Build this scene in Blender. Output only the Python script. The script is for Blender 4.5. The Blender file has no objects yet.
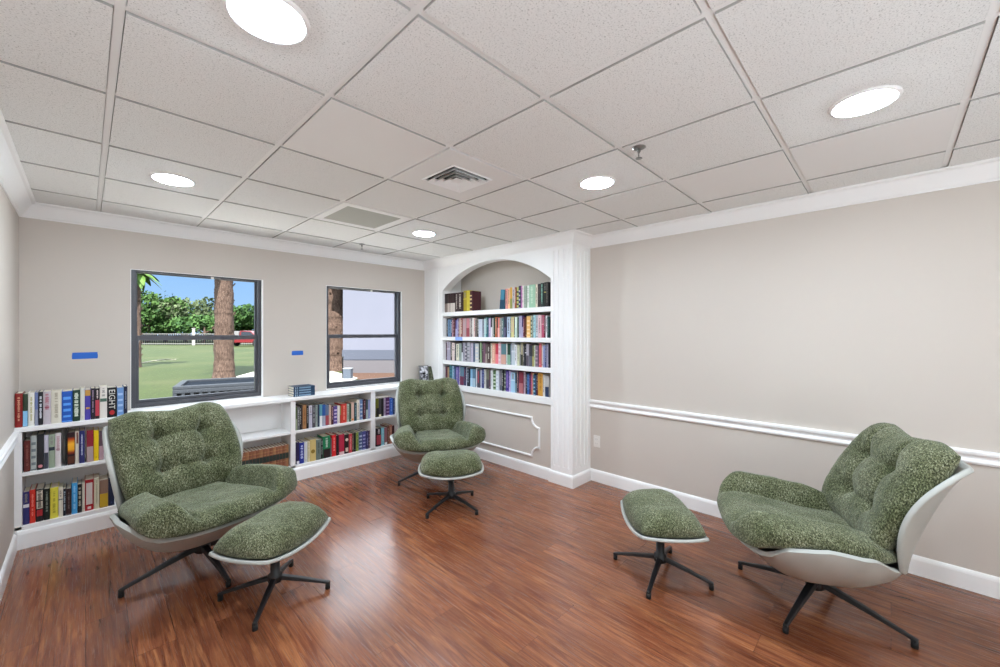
import bpy, bmesh, math, random
from mathutils import Vector, Matrix, noise
from math import sin, cos, pi, radians, sqrt, exp

C = bpy.context.scene
COL = C.collection
random.seed(7)

# ------------------------------------------------------------------ camera
HC = 1.46
cam_data = bpy.data.cameras.new('camera')
cam_data.sensor_width = 36.0
cam_data.lens = 402.5 / 1000 * 36
cam_data.shift_y = (332.8 - 333.5) / 1000
cam_data.clip_start = 0.02
cam_data.clip_end = 500
cam = bpy.data.objects.new('camera', cam_data)
COL.objects.link(cam)
cam.location = (0, 0, HC)
cam.rotation_euler = (radians(90), 0, radians(44.17 - 90))
C.camera = cam

# ------------------------------------------------------------------ world, sun, exposure
C.view_settings.view_transform = 'Standard'
C.view_settings.look = 'None'
C.view_settings.exposure = 0.28
C.view_settings.gamma = 1.0
C.view_settings.use_curve_mapping = False
C.cycles.use_denoising = True
C.cycles.max_bounces = 10
C.cycles.diffuse_bounces = 6
C.cycles.caustics_reflective = False
C.cycles.caustics_refractive = False
C.cycles.sample_clamp_indirect = 6.0

SKY = 1.0
SUN = 19.0
LAMP = 192.0     # emission strength of the ceiling lamps

ADDED_UPLIGHT = 118.0  # emission strength of the two unseen floor uplights added to brighten the ceiling

world = bpy.data.worlds.new('sky')
C.world = world
world.use_nodes = True
wn = world.node_tree
wn.nodes.clear()
tc = wn.nodes.new('ShaderNodeTexCoord')
sep = wn.nodes.new('ShaderNodeSeparateXYZ')
wn.links.new(tc.outputs['Generated'], sep.inputs[0])
sky = wn.nodes.new('ShaderNodeValToRGB')          # clear blue sky, paler towards the horizon
e = sky.color_ramp.elements
e[0].position = 0.0; e[0].color = (0.38, 0.60, 0.88, 1)
e[1].position = 1.0; e[1].color = (3.4, 3.8, 4.4, 1)
k = e.new(0.14); k.color = (0.27, 0.49, 0.84, 1)
k = e.new(0.30); k.color = (5.0, 5.5, 6.0, 1)       # unseen upper sky, brightened to send more daylight indoors
wn.links.new(sep.outputs['Z'], sky.inputs['Fac'])
bg = wn.nodes.new('ShaderNodeBackground')
bg.inputs['Strength'].default_value = SKY
wo = wn.nodes.new('ShaderNodeOutputWorld')
wn.links.new(sky.outputs[0], bg.inputs[0])
wn.links.new(bg.outputs[0], wo.inputs[0])

sun_data = bpy.data.lights.new('sun', 'SUN')
sun_data.energy = SUN
sun_data.angle = radians(0.6)
sun_data.color = (1.0, 0.96, 0.9)
sun = bpy.data.objects.new('sun', sun_data)
COL.objects.link(sun)
sun.rotation_euler = (radians(34), 0, radians(-28))   # shines from behind the house towards the lawn

# ------------------------------------------------------------------ helpers
def lin(c):
    if isinstance(c, str):
        c = tuple(int(c[i:i + 2], 16) / 255 for i in (0, 2, 4))
    return tuple(((x + 0.055) / 1.055) ** 2.4 if x > 0.04045 else x / 12.92 for x in c)

def tag(o, label=None, cat=None, group=None, kind=None):
    if label: o['label'] = label
    if cat: o['category'] = cat
    if group: o['group'] = group
    if kind: o['kind'] = kind
    return o

def link(o, parent=None):
    COL.objects.link(o)
    if parent: o.parent = parent
    return o

def thing(name, label, cat, loc=(0, 0, 0), rz=0.0, group=None):
    o = bpy.data.objects.new(name, None)
    o.empty_display_size = 0.1
    link(o)
    o.location = loc
    o.rotation_euler = (0, 0, rz)
    return tag(o, label, cat, group)

class MB:
    """collects boxes, rings and grids into ONE mesh"""
    def __init__(s):
        s.v = []; s.f = []; s.m = []; s.sm = []
    def add(s, vs, fs, mi=0, smooth=False):
        b = len(s.v)
        s.v += [tuple(p) for p in vs]
        for f in fs:
            s.f.append(tuple(b + i for i in f)); s.m.append(mi); s.sm.append(smooth)
    def box(s, x0, x1, y0, y1, z0, z1, mi=0, M=None):
        vs = [Vector((x, y, z)) for z in (z0, z1) for y in (y0, y1) for x in (x0, x1)]
        if M: vs = [M @ p for p in vs]
        s.add(vs, [(0, 2, 3, 1), (4, 5, 7, 6), (0, 1, 5, 4), (2, 6, 7, 3), (0, 4, 6, 2), (1, 3, 7, 5)], mi)
        return s
    def prism(s, poly, z0, z1, mi=0, axis='z', smooth=False):
        """convex or concave polygon extruded along an axis"""
        def P(a, b, c):
            return {'z': (a, b, c), 'x': (c, a, b), 'y': (a, c, b)}[axis]
        n = len(poly)
        vs = [P(a, b, z0) for a, b in poly] + [P(a, b, z1) for a, b in poly]
        s.add(vs, [tuple(range(n))[::-1], tuple(range(n, 2 * n))], mi)
        s.add(vs, [(i, (i + 1) % n, n + (i + 1) % n, n + i) for i in range(n)], mi, smooth)
        return s
    def lathe(s, prof, n=32, c=(0, 0), mi=0, smooth=True, M=None, cap=True):
        vs = []
        for r, z in prof:
            for k in range(n):
                a = 2 * pi * k / n
                p = Vector((c[0] + r * cos(a), c[1] + r * sin(a), z))
                vs.append(M @ p if M else p)
        fs = []
        for i in range(len(prof) - 1):
            for k in range(n):
                k2 = (k + 1) % n
                fs.append((i * n + k, i * n + k2, (i + 1) * n + k2, (i + 1) * n + k))
        s.add(vs, fs, mi, smooth)
        if cap:
            b = len(s.v) - len(vs)
            s.f.append(tuple(b + k for k in range(n))[::-1]); s.m.append(mi); s.sm.append(False)
            s.f.append(tuple(b + (len(prof) - 1) * n + k for k in range(n))); s.m.append(mi); s.sm.append(False)
        return s
    def tube(s, pts, r, n=8, mi=0):
        """a round tube through points; r a number or a list"""
        pts = [Vector(p) for p in pts]
        rings = []
        for i, p in enumerate(pts):
            d = (pts[min(i + 1, len(pts) - 1)] - pts[max(i - 1, 0)]).normalized()
            u = d.cross(Vector((0, 0, 1)))
            if u.length < 1e-3: u = Vector((1, 0, 0))
            u.normalize(); w = d.cross(u)
            rr = r[i] if isinstance(r, (list, tuple)) else r
            rings.append([p + (u * cos(2 * pi * k / n) + w * sin(2 * pi * k / n)) * rr for k in range(n)])
        vs = [p for ring in rings for p in ring]
        fs = [(i * n + k, i * n + (k + 1) % n, (i + 1) * n + (k + 1) % n, (i + 1) * n + k) for i in range(len(pts) - 1) for k in range(n)]
        s.add(vs, fs, mi, True)
        s.add(rings[0], [tuple(range(n))[::-1]], mi); s.add(rings[-1], [tuple(range(n))], mi)
        return s
    def grid(s, fn, n, m, mi=0, smooth=True):
        vs = [fn(-1 + 2 * i / n, -1 + 2 * j / m) for j in range(m + 1) for i in range(n + 1)]
        s.add(vs, [(j * (n + 1) + i, j * (n + 1) + i + 1, (j + 1) * (n + 1) + i + 1, (j + 1) * (n + 1) + i) for j in range(m) for i in range(n)], mi, smooth)
        return s
    def pillow(s, top, bot, n, m, mi=0):
        """closed body from a top and a bottom sheet that share their border"""
        vs = []; idx = {}
        def pos(i, j): return -1 + 2 * i / n, -1 + 2 * j / m
        for j in range(m + 1):
            for i in range(n + 1):
                idx[('t', i, j)] = len(vs); vs.append(top(*pos(i, j)))
        for j in range(m + 1):
            for i in range(n + 1):
                if i in (0, n) or j in (0, m): idx[('b', i, j)] = idx[('t', i, j)]
                else:
                    idx[('b', i, j)] = len(vs); vs.append(bot(*pos(i, j)))
        fs = []
        for j in range(m):
            for i in range(n):
                fs.append((idx['t', i, j], idx['t', i + 1, j], idx['t', i + 1, j + 1], idx['t', i, j + 1]))
                fs.append((idx['b', i, j], idx['b', i, j + 1], idx['b', i + 1, j + 1], idx['b', i + 1, j]))
        s.add(vs, fs, mi, True)
        return s
    def build(s, name, mats, parent=None, bevel=0, seg=2, subsurf=0, solid=0, solid_off=-1, fixn=False):
        me = bpy.data.meshes.new(name)
        me.from_pydata(s.v, [], s.f)
        if not isinstance(mats, (list, tuple)): mats = [mats]
        for m in mats: me.materials.append(m)
        me.polygons.foreach_set('material_index', s.m)
        me.polygons.foreach_set('use_smooth', s.sm)
        if fixn:
            bm = bmesh.new(); bm.from_mesh(me)
            bmesh.ops.recalc_face_normals(bm, faces=bm.faces)
            bm.to_mesh(me); bm.free()
        me.update()
        o = bpy.data.objects.new(name, me)
        link(o, parent)
        if solid:
            md = o.modifiers.new('thick', 'SOLIDIFY'); md.thickness = solid; md.offset = solid_off
        if bevel:
            md = o.modifiers.new('bevel', 'BEVEL'); md.width = bevel; md.segments = seg
            md.limit_method = 'ANGLE'; md.angle_limit = radians(40)
        if subsurf:
            md = o.modifiers.new('smooth', 'SUBSURF'); md.levels = subsurf; md.render_levels = subsurf
        return o

def sweep(mb, path, prof, mi=0):
    """profile (offset to the room side, z) swept along a floor-plan path with mitred corners; the room lies to the right"""
    P = [Vector(p) for p in path]
    rings = []
    for i, p in enumerate(P):
        ns = []
        if i > 0:
            d = (p - P[i - 1]).normalized(); ns.append(Vector((d.y, -d.x)))
        if i < len(P) - 1:
            d = (P[i + 1] - p).normalized(); ns.append(Vector((d.y, -d.x)))
        n = ns[0] if len(ns) == 1 else (ns[0] + ns[1]) / (1 + ns[0].dot(ns[1]))
        rings.append([(p.x + n.x * o, p.y + n.y * o, z) for o, z in prof])
    k = len(prof)
    vs = [q for r in rings for q in r]
    fs = [(i * k + j, i * k + (j + 1) % k, (i + 1) * k + (j + 1) % k, (i + 1) * k + j) for i in range(len(P) - 1) for j in range(k)]
    fs += [tuple(range(k)), tuple((len(P) - 1) * k + j for j in range(k))[::-1]]
    mb.add(vs, fs, mi)
    return mb

def sstep(a, b, x):
    t = max(0.0, min(1.0, (x - a) / (b - a)))
    return t * t * (3 - 2 * t)

# ------------------------------------------------------------------ materials
def mat(name, col, rough=0.5, spec=0.5, metal=0.0, emit=None, estr=0.0):
    m = bpy.data.materials.new(name); m.use_nodes = True
    b = m.node_tree.nodes['Principled BSDF']
    b.inputs['Base Color'].default_value = (*lin(col), 1)
    b.inputs['Roughness'].default_value = rough
    b.inputs['Specular IOR Level'].default_value = spec
    b.inputs['Metallic'].default_value = metal
    if emit:
        b.inputs['Emission Color'].default_value = (*lin(emit), 1)
        b.inputs['Emission Strength'].default_value = estr
    return m

def nodes(m):
    nt = m.node_tree
    return nt, nt.nodes, nt.links, nt.nodes['Principled BSDF']

def noise_node(nt, scale, detail=4, rough=0.55, vec=None, dist=0.0):
    n = nt.nodes.new('ShaderNodeTexNoise')
    n.inputs['Scale'].default_value = scale; n.inputs['Detail'].default_value = detail
    n.inputs['Roughness'].default_value = rough; n.inputs['Distortion'].default_value = dist
    if vec: nt.links.new(vec, n.inputs['Vector'])
    return n

def ramp_node(nt, fac, stops):
    r = nt.nodes.new('ShaderNodeValToRGB')
    e = r.color_ramp.elements
    while len(e) < len(stops): e.new(0.5)
    for el, (p, c) in zip(e, stops):
        el.position = p; el.color = (*lin(c), 1)
    nt.links.new(fac, r.inputs['Fac'])
    return r

def coords(nt, scale=(1, 1, 1), kind='Object', rot=(0, 0, 0)):
    t = nt.nodes.new('ShaderNodeTexCoord'); mp = nt.nodes.new('ShaderNodeMapping')
    mp.inputs['Scale'].default_value = scale; mp.inputs['Rotation'].default_value = rot
    nt.links.new(t.outputs[kind], mp.inputs['Vector'])
    return mp.outputs['Vector']

def bump(nt, height, strength, dist, bsdf):
    b = nt.nodes.new('ShaderNodeBump')
    b.inputs['Strength'].default_value = strength; b.inputs['Distance'].default_value = dist
    nt.links.new(height, b.inputs['Height']); nt.links.new(b.outputs['Normal'], bsdf.inputs['Normal'])
    return b

def mix_rgb(nt, fac, a, b, mode='MIX'):
    m = nt.nodes.new('ShaderNodeMix'); m.data_type = 'RGBA'; m.blend_type = mode
    if isinstance(fac, float): m.inputs['Factor'].default_value = fac
    else: nt.links.new(fac, m.inputs['Factor'])
    nt.links.new(a, m.inputs['A']); nt.links.new(b, m.inputs['B'])
    return m.outputs['Result']

def paint(name, col, rough=0.6, var=0.02):
    m = mat(name, col, rough, 0.35)
    nt, N, L, b = nodes(m)
    v = coords(nt)
    n = noise_node(nt, 1.4, 3, 0.5, v)
    c0 = lin(col)
    def sh(k): return tuple(min(1, x * k) for x in c0)
    r = N.new('ShaderNodeValToRGB')
    r.color_ramp.elements[0].position = 0.3; r.color_ramp.elements[0].color = (*sh(1 - var), 1)
    r.color_ramp.elements[1].position = 0.7; r.color_ramp.elements[1].color = (*sh(1 + var), 1)
    L.new(n.outputs['Fac'], r.inputs['Fac']); L.new(r.outputs['Color'], b.inputs['Base Color'])
    n2 = noise_node(nt, 160, 2, 0.6, v)
    bump(nt, n2.outputs['Fac'], 0.05, 0.002, b)
    return m

M = {}
M['wall'] = paint('greige_wall_paint', 'cac1b8', 0.65, 0.012)
M['white'] = paint('white_gloss_paint', 'f3f2f1', 0.38, 0.008)
M['ceil_grid'] = paint('white_grid_paint', 'f0efed', 0.5, 0.005)
M['smooth_tile'] = paint('smooth_panel', 'e9e7e5', 0.5, 0.01)
M['tile_edge'] = mat('tile_edge_shade', 'b2b1ad', 0.95, 0.1)  # darker grey on the tile sides stands in for shade in the grooves
M['dark_gap'] = mat('dark_gap', '2c2c2c', 0.9)
M['bronze'] = mat('bronze_window_frame', '4a4a50', 0.4, 0.5)
M['black_metal'] = mat('black_metal', '17181a', 0.42, 0.5)
M['rubber'] = mat('black_rubber', '0f0f10', 0.8)
M['tape'] = mat('blue_tape', '2766c4', 0.7)
M['pale_tape'] = mat('pale_blue_tape', '8cacec', 0.7)
M['plastic'] = mat('white_plastic', 'e8e4de', 0.35)
M['slot'] = mat('dark_slot', '4a4846', 0.6)
M['steel'] = mat('brushed_steel', '8a8a88', 0.3, 0.5, 1.0)
M['paper'] = mat('page_paper', 'ddd6c6', 0.9, 0.1)
M['lamp'] = mat('lamp_diffuser', 'ffffff', 0.5, 0.2, 0, 'dfeefb', LAMP)
M['uplight'] = mat('added_uplight_lens', 'f4f2ec', 0.7, 0.2, 0, 'dfeefb', ADDED_UPLIGHT)

# acoustic ceiling tile: pale with small dark fissures
m = M['tile'] = mat('acoustic_tile', 'd9d9d6', 0.9, 0.1)
nt, N, L, b = nodes(m)
v = coords(nt)
n1 = noise_node(nt, 190, 3, 0.6, v)
n2 = noise_node(nt, 75, 4, 0.7, v)
r1 = ramp_node(nt, n1.outputs['Fac'], [(0.30, 'a8a8a5'), (0.42, 'e8e8e6'), (0.75, 'f2f2f0')])
r2 = ramp_node(nt, n2.outputs['Fac'], [(0.30, 'd8d8d5'), (0.42, 'ffffff')])
L.new(mix_rgb(nt, 0.55, r1.outputs['Color'], r2.outputs['Color'], 'MULTIPLY'), b.inputs['Base Color'])
bump(nt, n1.outputs['Fac'], 0.2, 0.003, b)

# reddish wood planks, laid along y
m = M['floor'] = mat('wood_plank_floor', '6b3a28', 0.3, 0.5)
nt, N, L, b = nodes(m)
v = coords(nt)
br = N.new('ShaderNodeTexBrick')
br.offset = 0.37; br.squash = 1.0
br.inputs['Scale'].default_value = 1.0
br.inputs['Mortar Size'].default_value = 0.0011
br.inputs['Mortar Smooth'].default_value = 0.3
br.inputs['Bias'].default_value = 0.0
br.inputs['Brick Width'].default_value = 1.22
br.inputs['Row Height'].default_value = 0.152
br.inputs['Color1'].default_value = (0.0, 0.0, 0.0, 1); br.inputs['Color2'].default_value = (1, 1, 1, 1)
br.inputs['Mortar'].default_value = (0.5, 0.5, 0.5, 1)
vr = coords(nt, (1, 1, 1), 'Object', (0, 0, radians(90)))
L.new(vr, br.inputs['Vector'])
# each plank shifts its own grain
off = N.new('ShaderNodeVectorMath'); off.operation = 'MULTIPLY_ADD'
L.new(br.outputs['Color'], off.inputs[0]); off.inputs[1].default_value = (3.1, 9.7, 0); 
sc = coords(nt, (14, 0.9, 1)); L.new(sc, off.inputs[2])
g1 = noise_node(nt, 2.2, 7, 0.62, off.outputs[0], 1.6)
sc2 = coords(nt, (90, 2.2, 1))
g2 = noise_node(nt, 2.0, 4, 0.6, sc2, 0.4)
rA = ramp_node(nt, g1.outputs['Fac'], [(0.26, '5c3020'), (0.43, '824a32'), (0.55, '975c3d'), (0.74, 'b87c50')])
rB = ramp_node(nt, g2.outputs['Fac'], [(0.28, 'b0aaa6'), (0.58, 'ffffff')])
colr = mix_rgb(nt, 0.75, rA.outputs['Color'], rB.outputs['Color'], 'MULTIPLY')
rP = ramp_node(nt, br.outputs['Color'], [(0.0, 'e2e2e2'), (1.0, 'ffffff')])
colr = mix_rgb(nt, 1.0, colr, rP.outputs['Color'], 'MULTIPLY')
rM = ramp_node(nt, br.outputs['Fac'], [(0.0, 'ffffff'), (1.0, 'b4a8a2')])
colr = mix_rgb(nt, 1.0, colr, rM.outputs['Color'], 'MULTIPLY')
L.new(colr, b.inputs['Base Color'])
b.inputs['Coat Weight'].default_value = 0.35; b.inputs['Coat Roughness'].default_value = 0.16
rr = ramp_node(nt, g2.outputs['Fac'], [(0.3, '959595'), (0.7, '7c7c7c')])
L.new(rr.outputs['Color'], b.inputs['Roughness'])
bump(nt, g2.outputs['Fac'], 0.12, 0.002, b)

# green chenille
m = M['fabric'] = mat('green_chenille', '6f7a55', 0.95, 0.15)
nt, N, L, b = nodes(m)
va = coords(nt, (1, 1, 1.0))
f1 = noise_node(nt, 165, 6, 0.8, coords(nt, (1.0, 1.0, 0.55)), 0.5)
f2 = noise_node(nt, 260, 3, 0.7, coords(nt, (1.6, 0.5, 0.5)), 0.3)
f3 = noise_node(nt, 7, 3, 0.55, va)
ra = ramp_node(nt, f1.outputs['Fac'], [(0.38, '26281d'), (0.47, '575a40'), (0.54, '858867'), (0.64, 'c8cab2')])
rb = ramp_node(nt, f2.outputs['Fac'], [(0.32, '6c6c6c'), (0.58, 'ffffff')])
rc = ramp_node(nt, f3.outputs['Fac'], [(0.35, 'c4cab8'), (0.65, 'ffffff')])
cc = mix_rgb(nt, 0.8, ra.outputs['Color'], rb.outputs['Color'], 'MULTIPLY')
cc = mix_rgb(nt, 1.0, cc, rc.outputs['Color'], 'MULTIPLY')
L.new(cc, b.inputs['Base Color'])
b.inputs['Sheen Weight'].default_value = 0.35
b.inputs['Sheen Roughness'].default_value = 0.45
b.inputs['Sheen Tint'].default_value = (*lin('dfe6d6'), 1)
bump(nt, f1.outputs['Fac'], 0.55, 0.006, b)

# pale grey leatherette of the shells
m = M['shell'] = mat('pale_grey_leatherette', 'aeafa9', 0.42, 0.4)
nt, N, L, b = nodes(m)
v = coords(nt)
n1 = noise_node(nt, 320, 2, 0.5, v); n2 = noise_node(nt, 6, 3, 0.5, v)
r2 = ramp_node(nt, n2.outputs['Fac'], [(0.35, 'aaaba5'), (0.65, 'b2b3ad')])
L.new(r2.outputs['Color'], b.inputs['Base Color'])
bump(nt, n1.outputs['Fac'], 0.08, 0.001, b)

# clear window glass
m = M['glass'] = bpy.data.materials.new('window_glass'); m.use_nodes = True
nt = m.node_tree; nt.nodes.clear()
tr = nt.nodes.new('ShaderNodeBsdfTransparent'); gl = nt.nodes.new('ShaderNodeBsdfGlossy')
tr.inputs[0].default_value = (0.97, 0.98, 0.98, 1); gl.inputs['Roughness'].default_value = 0.02
fr = nt.nodes.new('ShaderNodeFresnel'); fr.inputs['IOR'].default_value = 1.06
mx = nt.nodes.new('ShaderNodeMixShader'); ou = nt.nodes.new('ShaderNodeOutputMaterial')
nt.links.new(fr.outputs[0], mx.inputs[0]); nt.links.new(tr.outputs[0], mx.inputs[1]); nt.links.new(gl.outputs[0], mx.inputs[2])
nt.links.new(mx.outputs[0], ou.inputs[0])

def mottled(name, c1, c2, scale, rough=0.9, stretch=(1, 1, 1), bumpd=0.0):
    m = mat(name, c1, rough, 0.2)
    nt, N, L, b = nodes(m)
    n = noise_node(nt, scale, 5, 0.65, coords(nt, stretch))
    r = ramp_node(nt, n.outputs['Fac'], [(0.35, c1), (0.65, c2)])
    L.new(r.outputs['Color'], b.inputs['Base Color'])
    if bumpd: bump(nt, n.outputs['Fac'], 0.6, bumpd, b)
    return m

_bm = {}
def book_mat(hexc, rough=0.45):
    if hexc not in _bm:
        _bm[hexc] = mat('book_cloth_' + hexc, hexc, rough, 0.4)
    return _bm[hexc]
# ------------------------------------------------------------------ the room
XL, XR, YW, YN, ZC = -0.335, 3.50, 4.51, -4.30, 2.405
XF, YC0, YC1 = 3.185, 2.145, 2.40            # bookcase face, column from/to along y
YA = 4.12                                    # far side of the arched opening

mb = MB(); mb.box(XL - .12, XR + .12, YN - .12, YW + .14, -0.1, 0.0)
tag(mb.build('floor', M['floor']), 'dark reddish brown wood plank floor', 'floor', kind='structure')
mb = MB(); mb.box(XL - .12, XL, YN, YW + .14, 0, 2.5)
tag(mb.build('wall_left', M['wall']), 'greige wall at the far left edge', 'wall', kind='structure')
mb = MB(); mb.box(XR, XR + .12, YN, YW + .14, 0, 2.5)
tag(mb.build('wall_right', M['wall']), 'long greige wall with white chair rail', 'wall', kind='structure')
mb = MB(); mb.box(XL - .12, XR + .12, YN - .12, YN, 0, 2.5)
tag(mb.build('wall_near', M['wall']), 'greige wall behind the viewpoint', 'wall', kind='structure')

W1 = (0.262, 1.222, 0.832, 1.985)
W2 = (1.868, 2.812, 0.836, 1.985)
mb = MB()
for x0, x1 in ((XL, W1[0]), (W1[1], W2[0]), (W2[1], XR)):
    mb.box(x0, x1, YW, YW + .14, 0, 2.5)
for w in (W1, W2):
    mb.box(w[0], w[1], YW, YW + .14, 0, w[2]); mb.box(w[0], w[1], YW, YW + .14, w[3], 2.5)
tag(mb.build('wall_window', M['wall']), 'greige wall with two dark framed windows', 'wall', kind='structure')

# ceiling: tiles with reveals, the grid a few millimetres above their faces
TS = 0.6096
XG, YG = 0.679, 1.0
mb = MB()
SMOOTH = {(0, 1), (3, -1), (3, -2), (1, 1)}
SKIP = {(1, 3), (1, 1)}                      # the return air grille and the air diffuser sit here
for i in range(-2, 6):
    for j in range(-9, 7):
        x0, y0 = XG + i * TS + .0140, YG + j * TS + .0140
        x1, y1 = x0 + TS - .028, y0 + TS - .028
        x0c, x1c, y0c, y1c = max(x0, XL), min(x1, XR), max(y0, YN), min(y1, YW)
        if x1c - x0c < .01 or y1c - y0c < .01 or (i, j) in SKIP: continue
        face = 1 if (i, j) in SMOOTH else 0
        mb.box(x0c, x1c, y0c, y1c, ZC, ZC + .02, face)
        mb.m[-6:] = [face, face, 2, 2, 2, 2]
mb.box(XL - .12, XR + .12, YN - .12, YW + .14, ZC + .05, ZC + .1)
tag(mb.build('ceiling', [M['tile'], M['smooth_tile'], M['tile_edge']]), 'suspended ceiling of white speckled tiles', 'ceiling', kind='structure')
mb = MB()
for i in range(-2, 6):
    x = XG + i * TS
    if XL < x < XR: mb.box(x - .012, x + .012, YN, YW, ZC + .007, ZC + .0195)
for j in range(-9, 7):
    y = YG + j * TS
    if YN < y < YW: mb.box(XL, XR, y - .012, y + .012, ZC + .0075, ZC + .0195)
tag(mb.build('trim_1', M['ceil_grid']), 'white metal ceiling grid', 'ceiling grid', kind='structure')

# crown moulding, chair rails, baseboards
crown = [(0, 2.297), (.007, 2.297), (.010, 2.306), (.018, 2.312), (.030, 2.330), (.044, 2.352), (.056, 2.372), (.066, 2.386), (.078, 2.390), (.085, 2.396), (.085, 2.404), (0, 2.404)]
mb = MB(); sweep(mb, [(XL, YN), (XL, YW), (XF, YW), (XF, YC0), (XR, YC0), (XR, YN)], crown)
tag(mb.build('trim_2', M['white']), 'white crown moulding around the ceiling', 'crown moulding', kind='structure')
rail = [(0, .718), (.010, .718), (.016, .724), (.020, .733), (.016, .742), (.009, .750), (.009, .760), (.014, .768), (.026, .776), (.028, .790), (.022, .798), (0, .800)]
mb = MB(); sweep(mb, [(XR, YC0), (XR, YN)], rail)
tag(mb.build('trim_3', M['white']), 'white chair rail on the long right wall', 'chair rail', kind='structure')
mb = MB(); sweep(mb, [(XL, YN), (XL, 4.20)], rail)
tag(mb.build('trim_4', M['white']), 'white chair rail on the left wall', 'chair rail', kind='structure')
base = [(0, 0), (.015, 0), (.015, .092), (.012, .104), (.007, .112), (0, .116)]
mb = MB(); sweep(mb, [(XL, YN), (XL, 4.20)], base)
tag(mb.build('baseboard_left', M['white']), 'white baseboard of the left wall', 'baseboard', kind='structure')
mb = MB(); sweep(mb, [(3.205, 4.20), (3.205, YC1 + .002), (XF, YC1 + .002), (XF, YC0), (XR, YC0), (XR, YN)], base)
tag(mb.build('baseboard_right', M['white']), 'white baseboard along bookcase, column and right wall', 'baseboard', kind='structure')

t = thing('bounce_rug', 'added large ivory rug behind the viewpoint, bouncing light upward', 'rug', (1.55, -2.65, 0))  # unseen pale rug, added to bounce light up to the ceiling
mb = MB(); mb.box(-1.5, 1.5, -1.35, 1.35, .0, .012); mb.build('pile', mottled('bounce_ivory', 'e4e0d6', 'eeeae2', 60, 0.95), t, bevel=.004)
def uplight(x, y, lab):  # unseen lamps, added behind the viewpoint to brighten the ceiling
    t = thing('added_uplight', lab, 'added fill lamp', (x, y, 0), 0, 'added fill uplights')
    mb = MB(); mb.lathe([(.20, .012), (.22, .03), (.235, .34), (.24, .36), (.225, .36), (.215, .33), (.001, .325)], 40, cap=False); mb.build('drum_body', M['black_metal'], t)
    mb = MB(); mb.lathe([(.213, .340), (.001, .343)], 40, cap=False, smooth=False); mb.build('lens', M['uplight'], t)
uplight(.02, -1.7, 'added round black fill uplight behind the viewpoint, nearer the left wall')
uplight(.30, -3.3, 'added round black fill uplight at the near end of the room')
# windows
def window(n, w, label):
    x0, x1, z0, z1 = w
    root = tag(link(bpy.data.objects.new('window_%d' % n, None)), label, 'window', kind='structure')
    root.location = (x0, YW, z0)
    wd, ht = x1 - x0, z1 - z0
    mid = 0.585
    mb = MB()                                # fixed frame
    mb.box(0, .028, .012, .10, 0, ht); mb.box(wd - .028, wd, .012, .10, 0, ht)
    mb.box(.028, wd - .028, .012, .10, 0, .034); mb.box(.028, wd - .028, .012, .10, ht - .012, ht)
    mb.build('window_frame', M['bronze'], root, bevel=.002)
    mb = MB()                                # upper sash, set back
    a = .062; bb = .085
    mb.box(.028, .042, a, bb, mid, ht - .012); mb.box(wd - .042, wd - .028, a, bb, mid, ht - .012)
    mb.box(.042, wd - .042, a, bb, ht - .020, ht - .012); mb.box(.028, wd - .028, a, bb, mid - .02, mid + .018)
    up = mb.build('upper_sash', M['bronze'], root, bevel=.0015)
    mb = MB(); mb.box(.042, wd - .042, .072, .075, mid + .018, ht - .020); mb.build('pane', M['glass'], up)
    mb = MB()                                # lower sash, nearer the room
    a = .030; bb = .058
    mb.box(.028, .050, a, bb, .034, mid + .02); mb.box(wd - .050, wd - .028, a, bb, .034, mid + .02)
    mb.box(.050, wd - .050, a, bb, .034, .062); mb.box(.050, wd - .050, a, bb, mid - .022, mid + .02)
    lo = mb.build('lower_sash', M['bronze'], root, bevel=.0015)
    mb = MB(); mb.box(.050, wd - .050, .042, .045, .062, mid - .022); mb.build('pane', M['glass'], lo)
    mb = MB(); mb.box(wd * .57, wd * .57 + .022, .008, .02, ht - .026, ht - .006)
    mb.build('latch', M['plastic'], root, bevel=.002)
    mb = MB()                                # white reveal around the frame, proud by a few millimetres
    mb.box(-.004, .0, -.004, .012, 0, ht); mb.box(wd, wd + .016, -.005, .012, -.012, ht + .004)
    mb.box(-.004, wd, -.003, .012, ht, ht + .004)
    mb.box(-.004, wd, -.012, .012, -.012, 0)
    mb.build('window_trim', M['white'], root)
    return root
window(1, W1, 'dark framed sash window showing lawn and palm trunk')
window(2, W2, 'dark framed sash window beside the arched bookcase')

# ------------------------------------------------------------------ low bookcase under the windows
LB = thing('low_bookcase', 'long low white built-in bookcase running under both windows', 'bookcase', (0, 0, 0))
FY = 4.215
mb = MB(); mb.box(XL, XF - .002, FY - .008, YW - .001, .788, .820); mb.build('ledge', M['white'], LB, bevel=.003)
for x0, x1, nm in ((XL, -.300, 'side_post'), (.556, .600, 'post'), (1.400, 1.444, 'post'), (2.248, 2.302, 'post'), (3.120, XF - .002, 'side_post')):
    mb = MB(); mb.box(x0, x1, FY, YW - .012, .128, .788); mb.build(nm, M['white'], LB, bevel=.002)
for x0, x1, z in ((-.300, .556, .509), (.600, 1.400, .489), (1.444, 2.248, .489), (2.302, 3.120, .489)):
    mb = MB(); mb.box(x0, x1, FY + .001, YW - .012, z - .024, z); mb.build('shelf', M['white'], LB, bevel=.002)
mb = MB(); mb.box(XL, XF - .002, FY, YW - .012, .0, .150); mb.build('plinth', M['white'], LB, bevel=.002)
mb = MB()
mb.prism([(FY, 0), (FY - .015, 0), (FY - .015, .100), (FY - .009, .118), (FY, .124)], XL + .015, XF - .002, 0, 'x')
mb.build('toe_board', M['white'], LB)
mb = MB(); mb.box(XL, XF - .002, YW - .012, YW - .001, .150, .788); mb.build('back_panel', M['white'], LB)

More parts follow.
